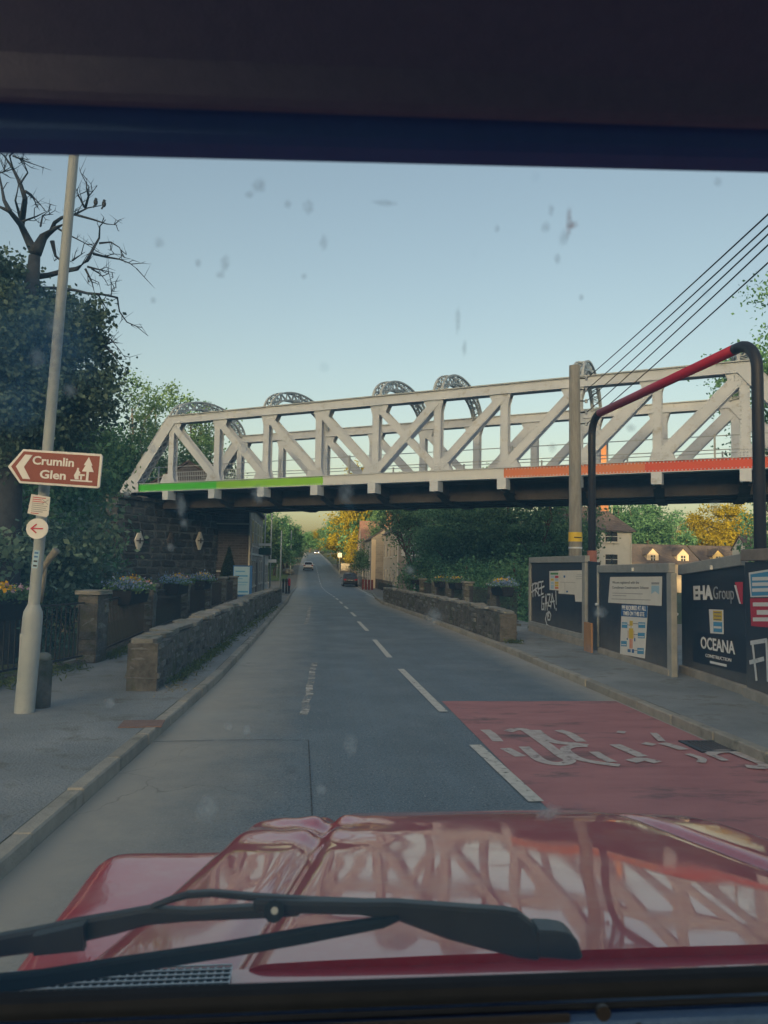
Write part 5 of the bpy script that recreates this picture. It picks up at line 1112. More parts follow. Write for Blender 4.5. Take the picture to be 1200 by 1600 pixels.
# red barrier posts, low fence and pale garden wall on the right
for i, px in enumerate((567, 571, 575, 579)):
    a = AY(px, 915, 78); o = thing('red_post', ['leftmost', 'second', 'third', 'rightmost'][i]+' of four red fence posts beyond the parked car', 'post', (a.x, 78-i*.6, zr(78)+.05), 0, 'red posts beyond the car')
    box('post', pm('red_timber', (0.13, 0.03, 0.03)) if i == 0 else bpy.data.materials['red_timber'], o, -.11, .11, -.06, .06, 0, 1.05, bevel=.02)
fw = thing('garden_wall', 'low pale wall on the right beyond the parked car', 'wall', (4.9, 100, zr(100)))
box('wall_body', M['stonework'], fw, 0, .25, -8, 16, -.3, 1.0); box('coping', M['coping'], fw, -.04, .29, -8.05, 16.05, 1.002, 1.08)
fw2 = thing('roadside_wall', 'low beige wall end right of the far road', 'wall', (4.2, 136, zr(136)))
box('wall_body', M['stonework'], fw2, 0, 3.2, 0, .3, -.4, 1.35); box('coping', M['coping'], fw2, -.05, 3.25, -.05, .35, 1.352, 1.45)
rl = thing('front_railing', 'dark low railing in front of the pale right-hand houses', 'railing', (5.6, 66, zr(68)))
for i in range(40): box('railing_bar', M['iron'], rl, -.015, .015, i*.42-.015, i*.42+.015, 0, .95)
box('top_rail', M['iron'], rl, -.025, .025, -.1, 16.6, .95, 1.0); box('low_hedge', M['conifer'], rl, .2, .6, 0, 16, 0, .6, bevel=.1)

# ================================================================== cars on the road
M['tyre'] = pm('tyre', (0.015, 0.015, 0.016), rough=.8); M['alloy'] = pm('alloy', (0.45, 0.45, 0.46), rough=.35, metal=.8)
M['carglass'] = pm('car_glass', (0.012, 0.014, 0.016), rough=.05, spec=.8)
M['tail'] = pm('tail_lamp', (0.35, 0.01, 0.01), rough=.2); M['headlamp'] = pm('headlamp', (0.55, 0.57, 0.6), rough=.1)
def small_car(name, label, x, y, rz, paint, Lc=4.2, Wc=1.78, Hc=1.48, lit=False):
    """local +y is the way the car faces"""
    t = thing(name, label, 'car', (x, y, zr(y)+.012), rz)
    W = Wc/2
    def sec(yv, z0, z1, w0, w1): return [(-w0, yv, z0), (-w1*.985, yv, (z0+z1)/2), (-w1*.93, yv, z1), (w1*.93, yv, z1), (w1*.985, yv, (z0+z1)/2), (w0, yv, z0)]
    h = Lc/2
    MB().loft([sec(-h, .38, .80, W*.80, W*.84), sec(-h+.12, .25, .95, W*.92, W*.95), sec(-h+.6, .2, 1.0, W*.96, W), sec(0, .18, .98, W*.97, W), sec(h-1.0, .2, .93, W*.96, W*.99), sec(h-.25, .25, .78, W*.9, W*.92), sec(h, .35, .66, W*.76, W*.8)]).build('body', paint, t, bevel=.05, seg=2)
    def gs(yv, z, ww): return [(-ww, yv, z), (ww, yv, z)]
    zr_ = Hc
    MB().loft([[(-W*.93, -h+.28, .94), (W*.93, -h+.28, .94), (W*.93, h-1.05, .93), (-W*.93, h-1.05, .93)], [(-W*.74, -h+.62, zr_-.04), (W*.74, -h+.62, zr_-.04), (W*.74, h-1.95, zr_-.05), (-W*.74, h-1.95, zr_-.05)], [(-W*.62, -h+.8, zr_), (W*.62, -h+.8, zr_), (W*.62, h-2.1, zr_), (-W*.62, h-2.1, zr_)]]).build('cabin', paint, t, bevel=.04, seg=2)
    # glazing laid just proud of the cabin
    def lerp(a, b, q): return tuple(a[i]+(b[i]-a[i])*q for i in range(3))
    def pane(c4, nm, out):
        cs = [Vector(c) for c in c4]; m_ = sum(cs, Vector())/4; n_ = (cs[1]-cs[0]).cross(cs[3]-cs[0]).normalized()
        if n_.dot(Vector(out)) < 0: n_ = -n_
        inner = [m_+(c-m_)*.86+n_*.012 for c in cs]; b_ = MB(); b_.loft([[tuple(c-n_*.03) for c in inner], [tuple(c) for c in inner]]); b_.build(nm, M['carglass'], t)
    pane([(-W*.93, -h+.28, .94), (W*.93, -h+.28, .94), (W*.74, -h+.62, zr_-.04), (-W*.74, -h+.62, zr_-.04)], 'rear_window', (0, -1, 0))
    pane([(-W*.93, h-1.05, .93), (W*.93, h-1.05, .93), (W*.74, h-1.95, zr_-.05), (-W*.74, h-1.95, zr_-.05)], 'windscreen', (0, 1, 0))
    for s in (-1, 1): pane([(s*W*.93, -h+.45, .94), (s*W*.93, h-1.15, .93), (s*W*.74, h-1.95, zr_-.05), (s*W*.74, -h+.7, zr_-.04)], 'side_window', (s, 0, 0))
    for s in (-1, 1):
        for yv in (-h+.78, h-.85):
            wh = MB().tube([(s*(W-.19), yv, .31), (s*(W-.01), yv, .31)], .31, 18).build('wheel', M['tyre'], t, bevel=.02); MB().tube([(s*(W-.02), yv, .31), (s*(W+.006), yv, .31)], .2, 12).build('rim', M['alloy'], wh)
        MB().box((s*W*.74, -h+.055, .82), (.34, .12, .18)).build('tail_lamp', M['tail'], t, bevel=.02)
        MB().box((s*W*.70, h-.12, .67), (.36, .2, .13)).build('headlight', M['beam'] if lit else M['headlamp'], t, bevel=.03)
        MB().box((s*(W+.09), h-1.35, .98), (.18, .1, .12)).build('door_mirror', paint, t, bevel=.03)
    MB().box((0, -h+.03, .72), (.52, .06, .11)).build('number_plate', M['paper'], t); MB().box((0, h+.0, .48), (.52, .06, .11)).build('number_plate', M['paper'], t)
    MB().box((0, -h+.06, .40), (Wc*.86, .16, .22)).build('bumper', M['plastic_dk'], t, bevel=.04); MB().box((0, h-.05, .36), (Wc*.82, .14, .16)).build('grille', M['plastic_dk'], t, bevel=.03)
    return t
M['beam'] = emit('lit_headlight', (1, .97, .9), 6.0)
M['wpaint'] = pm('white_car_paint', (0.80, 0.81, 0.82), rough=.3, coat=1.0); M['bpaint'] = pm('black_car_paint', (0.010, 0.011, 0.014), rough=.3, coat=1.0); M['gpaint'] = pm('grey_car_paint', (0.12, 0.12, 0.13), rough=.3, coat=1.0)
small_car('hatchback_car', 'white hatchback driving away up the far road in the left lane', -1.55, 138, 0, M['wpaint'])
small_car('dark_car', 'dark car standing in the right lane near the right kerb', 3.5, 95, 0, M['bpaint'], 4.4, 1.85, 1.62)
small_car('oncoming_car', 'tiny oncoming car with lit headlights at the far crest', 1.6, 285, math.pi, M['gpaint'], lit=True)

# ================================================================== trees
def branchy(rs, base, tip, n=6, wob=.12):
    base, tip = np.array(base, float), np.array(tip, float); ln = np.linalg.norm(tip-base); pts = []
    for i in range(n+1):
        t = i/n; p = base+(tip-base)*t; p = p+rs.normal(size=3)*ln*wob*.3*math.sin(math.pi*t); pts.append(tuple(p))
    return pts
def crown_pts(rs, blobs, clusters, leaves, spread):
    tot = sum(b[3]*b[4]*b[5] for b in blobs); out = []; cents = []
    for (cx, cy, cz, rx, ry, rz) in blobs:
        k = max(3, int(clusters*rx*ry*rz/tot)); d = rs.normal(size=(k, 3)); d /= np.linalg.norm(d, axis=1)[:, None]
        r_ = rs.uniform(.35, 1.06, k)**.55; c = d*r_[:, None]*np.array([rx, ry, rz])+np.array([cx, cy, cz]); cents.append(c)
    cents = np.concatenate(cents); per = max(4, leaves//len(cents))
    sz = rs.uniform(.5, 1.35, len(cents))
    pts = np.repeat(cents, per, axis=0)+rs.normal(size=(len(cents)*per, 3))*np.repeat(sz, per)[:, None]*np.array([spread, spread, spread*.65])
    return pts, cents
def tree_parts(t, blobs, h, tr, leaves, lsize, mat, seed, clusters=90, spread=.45, bark='bark', limbs=14, ztrunk=None):
    rs = np.random.RandomState(seed); pts, cents = crown_pts(rs, blobs, clusters, leaves, spread)
    crown = link('crown', quad_mesh('crown', quads(pts, 0, lsize, .62, seed+1, .3), M[mat]), t)
    zt = ztrunk or h*.85; tb_ = MB(); spine = branchy(rs, (0, 0, -.6), (rs.uniform(-.3, .3), rs.uniform(-.3, .3), zt), 7, .08)
    tb_.tube(spine, list(np.linspace(tr, tr*.25, len(spine))), 9)
    for i in range(limbs):
        c = cents[rs.randint(len(cents))]; k = rs.randint(2, 6); b0 = spine[k]
        if c[2] < b0[2]-.5: b0 = spine[max(1, k-2)]
        tb_.tube(branchy(rs, b0, c, 5, .25), list(np.linspace(tr*.34, tr*.06, 6)), 5)
    tk = tb_.build('trunk', M[bark], t, smooth=True, fix=False); return crown, tk
def tree(label, x, y, blobs, h, tr, leaves, lsize, mat, seed, name='leafy_tree', group=None, z=None, **k):
    t = thing(name, label, 'tree', (x, y, ter(x, y) if z is None else z), 0, group); tree_parts(t, blobs, h, tr, leaves, lsize, mat, seed, **k); return t
def at_x(px, y): q = AY(px, 880, y); return q.x
def auto_blobs(rs, h, r, zlo, n=9):
    out = []
    for i in range(n):
        a = rs.uniform(0, 6.28); q = rs.uniform(.1, .62)*r; zz = zlo+(h-zlo)*rs.uniform(.22, .8); s_ = r*rs.uniform(.38, .62)*(1-.35*max(0, (zz-h*.55)/h*2))
        out.append((q*math.cos(a), q*math.sin(a), zz, s_, s_, s_*.85))
    out.append((0, 0, h-r*.42, r*.45, r*.45, r*.42)); return out
def htop(px, py, y, x=None): q = AY(px, py, y); return q.z-ter(q.x, y)
# left wood, in front of and behind the bridge end
wood = [  # px, y(depth), py of the top, radius, zlo, leaves, leaf size, material, label
    (45, 27, 600, 2.4, 1.2, 15000, .17, 'leaf_dk', 'dark leafy tree behind the brown sign'),
    (106, 30, 576, 1.7, 3.2, 14000, .17, 'leaf_mid', 'bushy green tree left of the bridge end'),
    (62, 23, 690, 1.9, .2, 12000, .16, 'leaf_dk', 'low dark tree in the shade under the brown sign'),
    (196, 52, 585, 3.0, 2.5, 11000, .17, 'leaf_mid', 'light green tree just left of the inclined bridge end post'),
    (236, 58, 598, 3.6, 2.0, 10000, .22, 'leaf_mid', 'tree rising behind the left bridge end'),
    (285, 64, 606, 4.2, 2.0, 11000, .24, 'leaf_mid', 'loose tree seen through the left panels of the truss'),
    (322, 68, 640, 3.4, 2.0, 8000, .24, 'leaf_pale', 'pale tree behind the third truss panel'),
    (20, 20, 640, 2.4, .3, 13000, .15, 'leaf_dk', 'dark tree at the left edge below the ivy'),
    (-60, 24, 480, 3.8, 2.0, 14000, .17, 'leaf_mid', 'tree at the left edge behind the ivy-clad trunk'),
    (40, 45, 560, 4.5, .5, 12000, .25, 'leaf_dk', 'big dark tree deep in the left wood'),
    (140, 50, 640, 4.0, .5, 12000, .25, 'leaf_dk', 'broad dark tree behind the abutment'),
]
for i, (px, y, py, r, zlo, lv, ls, mt, lb) in enumerate(wood):
    rs = np.random.RandomState(200+i); x = at_x(px, y); h = htop(px, py, y)
    tree(lb, x, y, auto_blobs(rs, h, r, zlo, 11), h, .16+.02*r, lv, ls, mt, 300+i, clusters=110, spread=.38+.04*r, bark='bark_pale' if i in (1, 3, 4) else 'bark', group='trees of the left wood')
# undergrowth behind the left railings
for i, (px, y, h, r, lb) in enumerate(((20, 15.5, 1.7, 1.6, 'dark undergrowth bush behind the nearest railings'), (95, 17, 1.8, 1.7, 'dark bush behind the railings left of the lamp post stump'), (110, 22, 1.7, 1.4, 'dark bush behind the second stone pillar'), (-20, 13, 2.0, 1.6, 'bush at the left edge by the railings'))):
    rs = np.random.RandomState(400+i); x = at_x(px, y)
    t = thing('undergrowth_bush', lb, 'bush', (x-.8, y, ter(x-.8, y)), 0, 'bushes behind the left railings')
    tree_parts(t, [(rs.uniform(-r, r)*.8, rs.uniform(-1, 1), rs.uniform(.5, h+1.0), .9, .9, .7) for _ in range(7)], h, .05, 7000, .13, 'leaf_ivy', 410+i, clusters=60, spread=.35, limbs=6)
# ivy-clad dead tree
d0 = 14.0
def Q(px, py, dd=0.0): return D(px, py, d0+dd)
dt_b = Q(8, 935); dt = thing('dead_tree', 'dead bare-branched tree with ivy-covered trunk at the left edge', 'tree', (dt_b.x, dt_b.y, ter(dt_b.x, dt_b.y)))
o0 = Vector(dt.location)
MB().tube([Vector((0, 0, -.3)), Q(8, 900)-o0, Q(14, 760)-o0, Q(30, 640)-o0, Q(45, 520)-o0, Q(54, 400)-o0], [.30, .26, .23, .19, .15, .10], 12).build('trunk', M['deadwood'], dt, smooth=True)
def cw(x, y): return (x/3.0, 220+y/3.0)
limbs = [([(160, 520), (130, 460), (95, 390), (45, 330), (0, 310), (-60, 300)], .10, .0), ([(100, 390), (110, 330), (118, 270), (95, 200), (60, 130), (20, 70), (0, 55)], .075, .2), ([(45, 330), (20, 280), (5, 200), (-10, 120)], .05, -.2), ([(95, 360), (72, 280), (90, 200)], .035, .3), ([(60, 130), (45, 70), (80, 40), (150, 45)], .025, .1),
    ([(60, 70), (130, 100), (240, 138)], .018, .1), ([(95, 200), (130, 150), (115, 110), (100, 70)], .02, .0), ([(100, 380), (170, 355), (230, 325)], .025, .1), ([(120, 240), (150, 260), (185, 325)], .022, .0), ([(170, 520), (205, 450), (250, 415), (300, 390)], .13, .0),
    ([(240, 425), (255, 385), (290, 360), (350, 345), (410, 315), (490, 300)], .05, .1), ([(350, 345), (440, 370), (500, 390), (550, 395)], .028, .1), ([(400, 315), (415, 260), (405, 220), (408, 175)], .030, .2), ([(415, 260), (442, 230)], .016, .2), ([(395, 310), (370, 260), (352, 215)], .024, .1), ([(190, 400), (200, 350), (235, 345), (250, 345)], .02, .0),
    ([(150, 640), (230, 630), (300, 610), (360, 600), (410, 560), (440, 500), (465, 455), (468, 400), (495, 370)], .065, .0), ([(465, 480), (520, 475), (560, 500), (582, 550)], .022, .1), ([(440, 530), (500, 545), (560, 555), (610, 575), (648, 605)], .028, .0), ([(410, 590), (470, 605), (540, 620)], .024, .1), ([(430, 600), (470, 625), (496, 655)], .018, .0), ([(270, 410), (330, 445), (390, 475), (430, 500)], .022, .1),
    ([(150, 690), (250, 690), (350, 700), (410, 715), (480, 720), (550, 735), (560, 800), (595, 850), (640, 870), (695, 915)], .038, .0), ([(520, 725), (530, 690), (545, 690)], .012, .1), ([(460, 720), (490, 770), (512, 825)], .018, .0), ([(400, 600), (430, 660), (445, 720)], .025, .1), ([(300, 800), (420, 860), (470, 915), (520, 930), (560, 980), (580, 1008)], .026, .0), ([(300, 880), (430, 930), (490, 960), (530, 1000), (565, 1050), (602, 1070)], .03, .0), ([(490, 960), (540, 930)], .012, .0),
    ([(350, 800), (400, 800), (450, 805)], .03, .1), ([(340, 560), (370, 540), (400, 520)], .02, .0), ([(245, 470), (260, 540), (330, 600)], .05, .1), ([(120, 235), (145, 250), (190, 300), (215, 330)], .02, .0), ([(500, 540), (535, 528)], .012, .0), ([(0, 150), (40, 140)], .016, .1), ([(20, 140), (25, 90)], .014, .0)]
rs_ = random.Random(3)
for pts, r_, dd in limbs:
    n_ = len(pts); q = [Q(*cw(*p_), dd*2+.45*math.sin(i*1.3+dd*9)) - o0 for i, p_ in enumerate(pts)]
    MB().tube(q, [r_*.85*(1-.93*i/(n_-1))+.002 for i in range(n_)], 7).build('branch', M['deadwood'], dt, smooth=True)
    if r_ < .07:                               # twigs
        tw = MB()
        for k in range(4):
            i = rs_.randrange(max(0, n_//2-1), n_-1); p_ = q[i].lerp(q[i+1], rs_.random()); v_ = (q[i+1]-q[i]).normalized()*rs_.uniform(.15, .40)+Vector((rs_.uniform(-.16, .16), rs_.uniform(-.2, .2), rs_.uniform(-.12, .22)))
            m_ = p_+v_*.55+Vector((rs_.uniform(-.06, .06), 0, rs_.uniform(-.08, .08)))
            tw.tube([p_, m_, p_+v_], [.009, .007, .002], 4)
            for k2 in range(1): tw.tube([m_, m_+Vector((rs_.uniform(-.2, .2), rs_.uniform(-.2, .2), rs_.uniform(-.08, .25)))], [.005, .0015], 4)
        tag(tw.build('twigs', M['deadwood'], dt), kind='stuff')
rs = np.random.RandomState(9); blobs = []
for (px, py, r_) in ((30, 505, .75), (60, 510, .65), (90, 495, .45), (110, 520, .6), (40, 560, 1.0), (90, 570, .8), (128, 560, .55), (30, 630, 1.1), (100, 620, .6), (15, 440, .45), (-25, 480, .9), (-10, 540, 1.2), (132, 520, .42), (142, 605, .42), (120, 640, .5), (60, 680, .8), (15, 720, .7)):
    p_ = Q(px, py, rs.uniform(-.4, .6))-o0; blobs.append((p_.x, p_.y, p_.z, r_, r_, r_*1.1))
pts, _c = crown_pts(rs, blobs, 260, 62000, .20)
iv = link('ivy', quad_mesh('ivy', quads(pts, 0, .085, .75, 11, .2), M['leaf_ivy']), dt)
iv['label'] = 'dark ivy mass covering the trunk'
# birds perched on the bare limb
for i, (px, py) in enumerate(((149.5, 316.5), (162.5, 319))):
    p_ = Q(px, py, .3); bd = thing('perched_bird', ['left', 'right'][i]+' one of two small birds perched on a bare branch', 'bird', p_)
    bb = MB().lathe([(.003, -.06), (.02, -.05), (.038, -.015), (.04, .02), (.026, .05), (.026, .066), (.02, .082), (.004, .092)], 10); bb.build('body', M['deadwood'], bd, smooth=True)
    MB().tube([(0.02, 0, .07), (.045, 0, .066)], [.007, .002], 5).build('beak', M['iron'], bd); MB().box((-.025, 0, -.065), (.02, .03, .07), Matrix.Rotation(.5, 3, 'Y')).build('tail', M['deadwood'], bd)
# right-hand trees beyond the bridge
rwood = [(640, 60, 742, 3.2, 2.2, 11000, .2, 'leaf_mid', 'green tree in front of the pale houses under the bridge'), (720, 50, 752, 3.4, -.6, 17000, .2, 'leaf_mid', 'large dark green tree behind the right wall'), (790, 47, 752, 3.0, -.6, 16000, .19, 'leaf_mid', 'dark green tree in the middle of the right-hand clump'),
         (850, 45, 748, 2.8, -.6, 15000, .19, 'leaf_mid', 'dark tree left of the utility pole'), (885, 52, 750, 2.6, -.4, 10000, .2, 'leaf_mid', 'tree behind the utility pole beside the white house'), (690, 56, 738, 2.6, .2, 11000, .2, 'leaf_mid', 'tree whose top shows above the bridge deck'), (758, 62, 728, 2.8, .4, 9000, .22, 'leaf_mid', 'tree rising behind the middle of the deck'),
         (588, 88, 812, 1.9, .8, 6000, .2, 'leaf_mid', 'small tree beside the grey-ended house'), (570, 96, 838, 1.5, .3, 5000, .2, 'leaf_mid', 'bush at the roadside beyond the red posts'), (672, 43, 868, 1.6, -.4, 6000, .15, 'leaf_dk', 'low bush over the right railings'), (735, 40, 870, 1.8, -.6, 8000, .15, 'leaf_dk', 'dark bush behind the right railings'), (800, 34, 862, 1.7, -.6, 8000, .14, 'leaf_dk', 'dark bush behind the trough by the hoarding'),
         (1012, 106, 774, 5.2, .5, 12000, .34, 'leaf_dk', 'dark tree right of the white hipped house'), (968, 102, 770, 4.4, .5, 10000, .34, 'leaf_dk', 'dark tree behind the orange chimney'), (1052, 110, 796, 4.0, .3, 8000, .34, 'leaf_dk', 'dark tree behind the cream terrace'), (1008, 102, 846, 2.4, .2, 5000, .2, 'leaf_mid', 'small bush right of the white hipped house'),
         (1110, 122, 790, 5.6, .8, 16000, .36, 'leaf_gold', 'golden sunlit tree above the dormered roofs'), (1150, 118, 777, 4.2, 1, 10000, .34, 'leaf_gold', 'tall golden green tree at the right above the roofs'), (1075, 128, 815, 4.0, .8, 9000, .34, 'leaf_gold', 'smaller golden tree left of the big golden one'),
         (1232, 36, 448, 3.0, 4.0, 14000, .19, 'leaf_dk', 'tree top at the right edge above the bridge end'), (1230, 60, 700, 5, 1, 8000, .28, 'leaf_dk', 'dark tree at the right edge beyond the bridge')]
for i, (px, y, py, r, zlo, lv, ls, mt, lb) in enumerate(rwood):
    rs = np.random.RandomState(500+i); x = at_x(px, y); h = htop(px, py, y)
    tree(lb, x, y, auto_blobs(rs, h, r, zlo, 12), h, .14+.03*r, lv, ls, mt, 600+i, clusters=130, spread=.34+.045*r, group='trees right of the road')
# far roadside trees: four kinds, copied
protos = []
for i, mt in enumerate(('leaf_dk', 'leaf_mid', 'leaf_gold', 'leaf_dk')):
    rs = np.random.RandomState(700+i); t = thing('roadside_tree', 'proto', 'tree', (0, 0, 0), 0, 'far roadside trees'); tree_parts(t, auto_blobs(rs, 12, 4.2, 1.0, 12), 12, .3, 9000, .42, mt, 720+i, clusters=110, spread=.6); protos.append(t)
far = [(412, 100, 806, 1), (430, 118, 800, 0), (443, 132, 814, 0), (455, 150, 822, 3), (466, 172, 830, 0), (474, 196, 836, 1), (480, 225, 838, 1), (470, 300, 838, 3), (484, 330, 830, 0), (496, 345, 826, 2), (508, 340, 822, 1), (518, 300, 820, 3), (520, 230, 816, 1), (522, 190, 808, 3), (528, 165, 800, 0), (545, 160, 790, 2), (556, 148, 782, 2), (530, 142, 812, 3), (570, 150, 784, 2), (590, 134, 772, 0), (540, 128, 832, 2), (612, 130, 776, 1), (385, 112, 786, 0), (350, 120, 766, 1), (400, 140, 796, 3), (498, 420, 828, 1), (480, 400, 832, 0), (515, 400, 826, 0), (456, 380, 834, 1), (422, 165, 812, 0), (434, 200, 822, 3), (446, 240, 828, 0), (404, 180, 806, 0),
       (560, 134, 718, 2), (505, 330, 836, 2)]
side = ['left of the far road', 'closing the far end of the road', 'right of the far road']
used = set()
desc = {0: 'dark green tree', 1: 'mid green tree', 2: 'yellow lit tree', 3: 'dense dark tree'}
ordn = ['first', 'second', 'third', 'fourth', 'fifth', 'sixth', 'seventh', 'eighth', 'ninth', 'tenth', 'eleventh', 'twelfth']
cnt = {}
for i, (px, y, py, k) in enumerate(far):
    t = protos[k] if k not in used else copy_tree(protos[k]); used.add(k)
    x = at_x(px, y)
    if px < 490 and y < 330: x = min(x, -5.6)
    elif -6 < x < 6.4 and y < 330: x = 6.4
    h = max(4, htop(px, py, y)); s_ = h/12.0
    t.location = (x, y, ter(x, y)); wd_ = .55 if py == 718 else random.uniform(.95, 1.25); t.scale = (s_*wd_, s_*wd_, s_); t.rotation_euler = (0, 0, random.uniform(0, 6.28))
    sd = side[0] if px < 490 else (side[1] if px < 515 else side[2]); key = (k, sd); cnt[key] = cnt.get(key, 0)+1
    t['label'] = '%s %s, %s counted from the near side' % (desc[k], sd, ordn[cnt[key]-1])
    if py == 718: t['label'] = 'yellow lit tree showing above the bridge deck through the truss'
# grass tufts at the walls' feet and weeds along the kerb
rs = np.random.RandomState(77); gp_ = []
for (x0, y0, x1, y1, n_, sp) in ((-3.5, 10.6, -2.82, 30, 900, .07), (-3.45, 11, -3.25, 16, 420, .05), (-5.0, 13.5, -5.0, 18, 700, .08), (4.5, 17.5, 4.45, 16.3, 500, .06), (4.5, 19, 4.5, 21, 300, .06), (-6.0, 9.4, -5.3, 12.4, 1200, .2), (2.75, 16.8, 3.0, 16.7, 120, .05)):
    t = rs.uniform(0, 1, n_)**1.2; gp_.append(np.c_[x0+(x1-x0)*t+rs.normal(0, sp, n_), y0+(y1-y0)*t+rs.normal(0, sp, n_), np.full(n_, KH)+rs.uniform(0, .07, n_)])
gp_ = np.concatenate(gp_); qv = quads(gp_, 0, .11, .18, 78, .0)
o = link('weeds', quad_mesh('weeds', qv, M['grass'])); tag(o, 'green weeds and grass tufts at the foot of the walls', 'grass', kind='stuff')
# fallen dirt crumbs under the left wall
rs = np.random.RandomState(78); b = MB()
for _ in range(260):
    t = rs.uniform(0, 1)**1.6; x = -3.45+t*.5+rs.normal(0, .10); y = 10.2+t*16+rs.normal(0, .2); s_ = rs.uniform(.006, .022); b.box((x, y, KH+s_*.3), (s_*1.5, s_, s_))
tag(b.build('rubble_crumbs', M['coping'], fix=False), 'pale grit and crumbs on the verge below the left wall', 'gravel', kind='stuff')

# ================================================================== the red car we sit in  (u = right of its centre line, v = forward, z = up)
CX = -1.27
car = thing('red_car', 'red off-road car seen from inside: bonnet, wipers and dark cabin edge', 'car', (CX, 0, 0))
def carpaint():
    m = bpy.data.materials.new('red_car_paint'); m.use_nodes = True; n = m.node_tree.nodes; l = m.node_tree.links; b = n['Principled BSDF']
    b.inputs['Base Color'].default_value = (0.46, 0.010, 0.022, 1); b.inputs['Roughness'].default_value = .42; b.inputs['Coat Weight'].default_value = 1.0; b.inputs['Coat Roughness'].default_value = .05; b.inputs['Coat IOR'].default_value = 1.65
    tc = n.new('ShaderNodeTexCoord'); no = n.new('ShaderNodeTexNoise'); no.inputs['Scale'].default_value = 9; no.inputs['Detail'].default_value = 9; no.inputs['Roughness'].default_value = .7; l.new(tc.outputs['Object'], no.inputs['Vector'])
    mr = n.new('ShaderNodeMapRange'); mr.inputs['From Min'].default_value = .4; mr.inputs['From Max'].default_value = .75; mr.inputs['To Min'].default_value = .02; mr.inputs['To Max'].default_value = .10; l.new(no.outputs['Fac'], mr.inputs['Value']); l.new(mr.outputs[0], b.inputs['Coat Roughness'])
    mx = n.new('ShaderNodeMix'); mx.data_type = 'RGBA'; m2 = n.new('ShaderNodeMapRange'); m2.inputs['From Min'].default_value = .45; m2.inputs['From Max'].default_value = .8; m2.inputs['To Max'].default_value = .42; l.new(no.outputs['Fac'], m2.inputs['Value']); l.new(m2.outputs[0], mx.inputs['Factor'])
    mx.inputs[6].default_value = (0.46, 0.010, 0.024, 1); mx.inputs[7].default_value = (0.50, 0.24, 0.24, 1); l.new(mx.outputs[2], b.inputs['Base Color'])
    return m
M['carred'] = carpaint()
M['rubber'] = pm('black_rubber', (0.010, 0.016, 0.026), (0.015, 0.022, 0.034), 30, .75, spec=.15)
M['wiper'] = pm('wiper_black', (0.02, 0.023, 0.03), (0.03, 0.034, 0.042), 30, .42)
M['trimblue'] = pm('blue_grey_trim', (0.05, 0.12, 0.26), (0.06, 0.14, 0.30), 60, .7, bump=.3, bscale=300)
M['visor'] = pm('mauve_headlining', (0.21, 0.24, 0.38), (0.235, 0.265, 0.41), 90, .95, bump=.2, bscale=500)
M['header'] = pm('navy_header_rail', (0.075, 0.20, 0.52), (0.085, 0.22, 0.56), 30, .6)
V0, V1 = 1.0, 2.02
def wid(v): t = max(0.0, (v-V0)/(V1-V0)); return .74-(.74-.53)*t**.9
def blg(v): t = (v-V0)/(V1-V0); return .50-(.50-.315)*t
def zbon(v): return 1.256-(v-V0)*.094-.05*max(0, (v-1.7)/.32)**2
def bonnet_z(u, v):
    w_, bg_ = wid(v), blg(v); a = abs(u)
    z = zbon(v) - .014*(u/w_)**2
    # raised centre panel with soft edges
    z -= .016*math.exp(-((a-bg_)/.020)**2) - .004*sst(bg_+.02, bg_-.02, a)
    # outer edge rolls over
    q = max(0, (a-(w_-.07))/.07); z -= .055*q*q*q
    # front edge rolls over, corners rounder
    q = max(0, (v-(V1-.09))/.09); z -= .07*q*q*q
    # dents pressed into the near-left corner and a faint drumming over the panel
    dn = math.exp(-(((u+.40)/.13)**2+((v-1.80)/.17)**2))
    z += dn*.0075*math.sin(38*(v-1.62)+9*(u+.4)) + .0016*dn*math.sin(90*(u+.3*v))
    z += .0005*math.sin(9*u+2.1*v)*math.sin(3.3*v+1) + .00010*math.sin(41*u+5*v)
    return z
us = [-1+2*i/140 for i in range(141)]; vv = [V0+(V1-V0)*i/90 for i in range(91)]
def bp(s_, v):
    w_ = wid(v); cr = max(0, (v-(V1-.10))/.10); w2 = w_-.05*cr**2; u = s_*w2; return (u, v, bonnet_z(u, v))
bn = MB().grid(bp, us, vv)
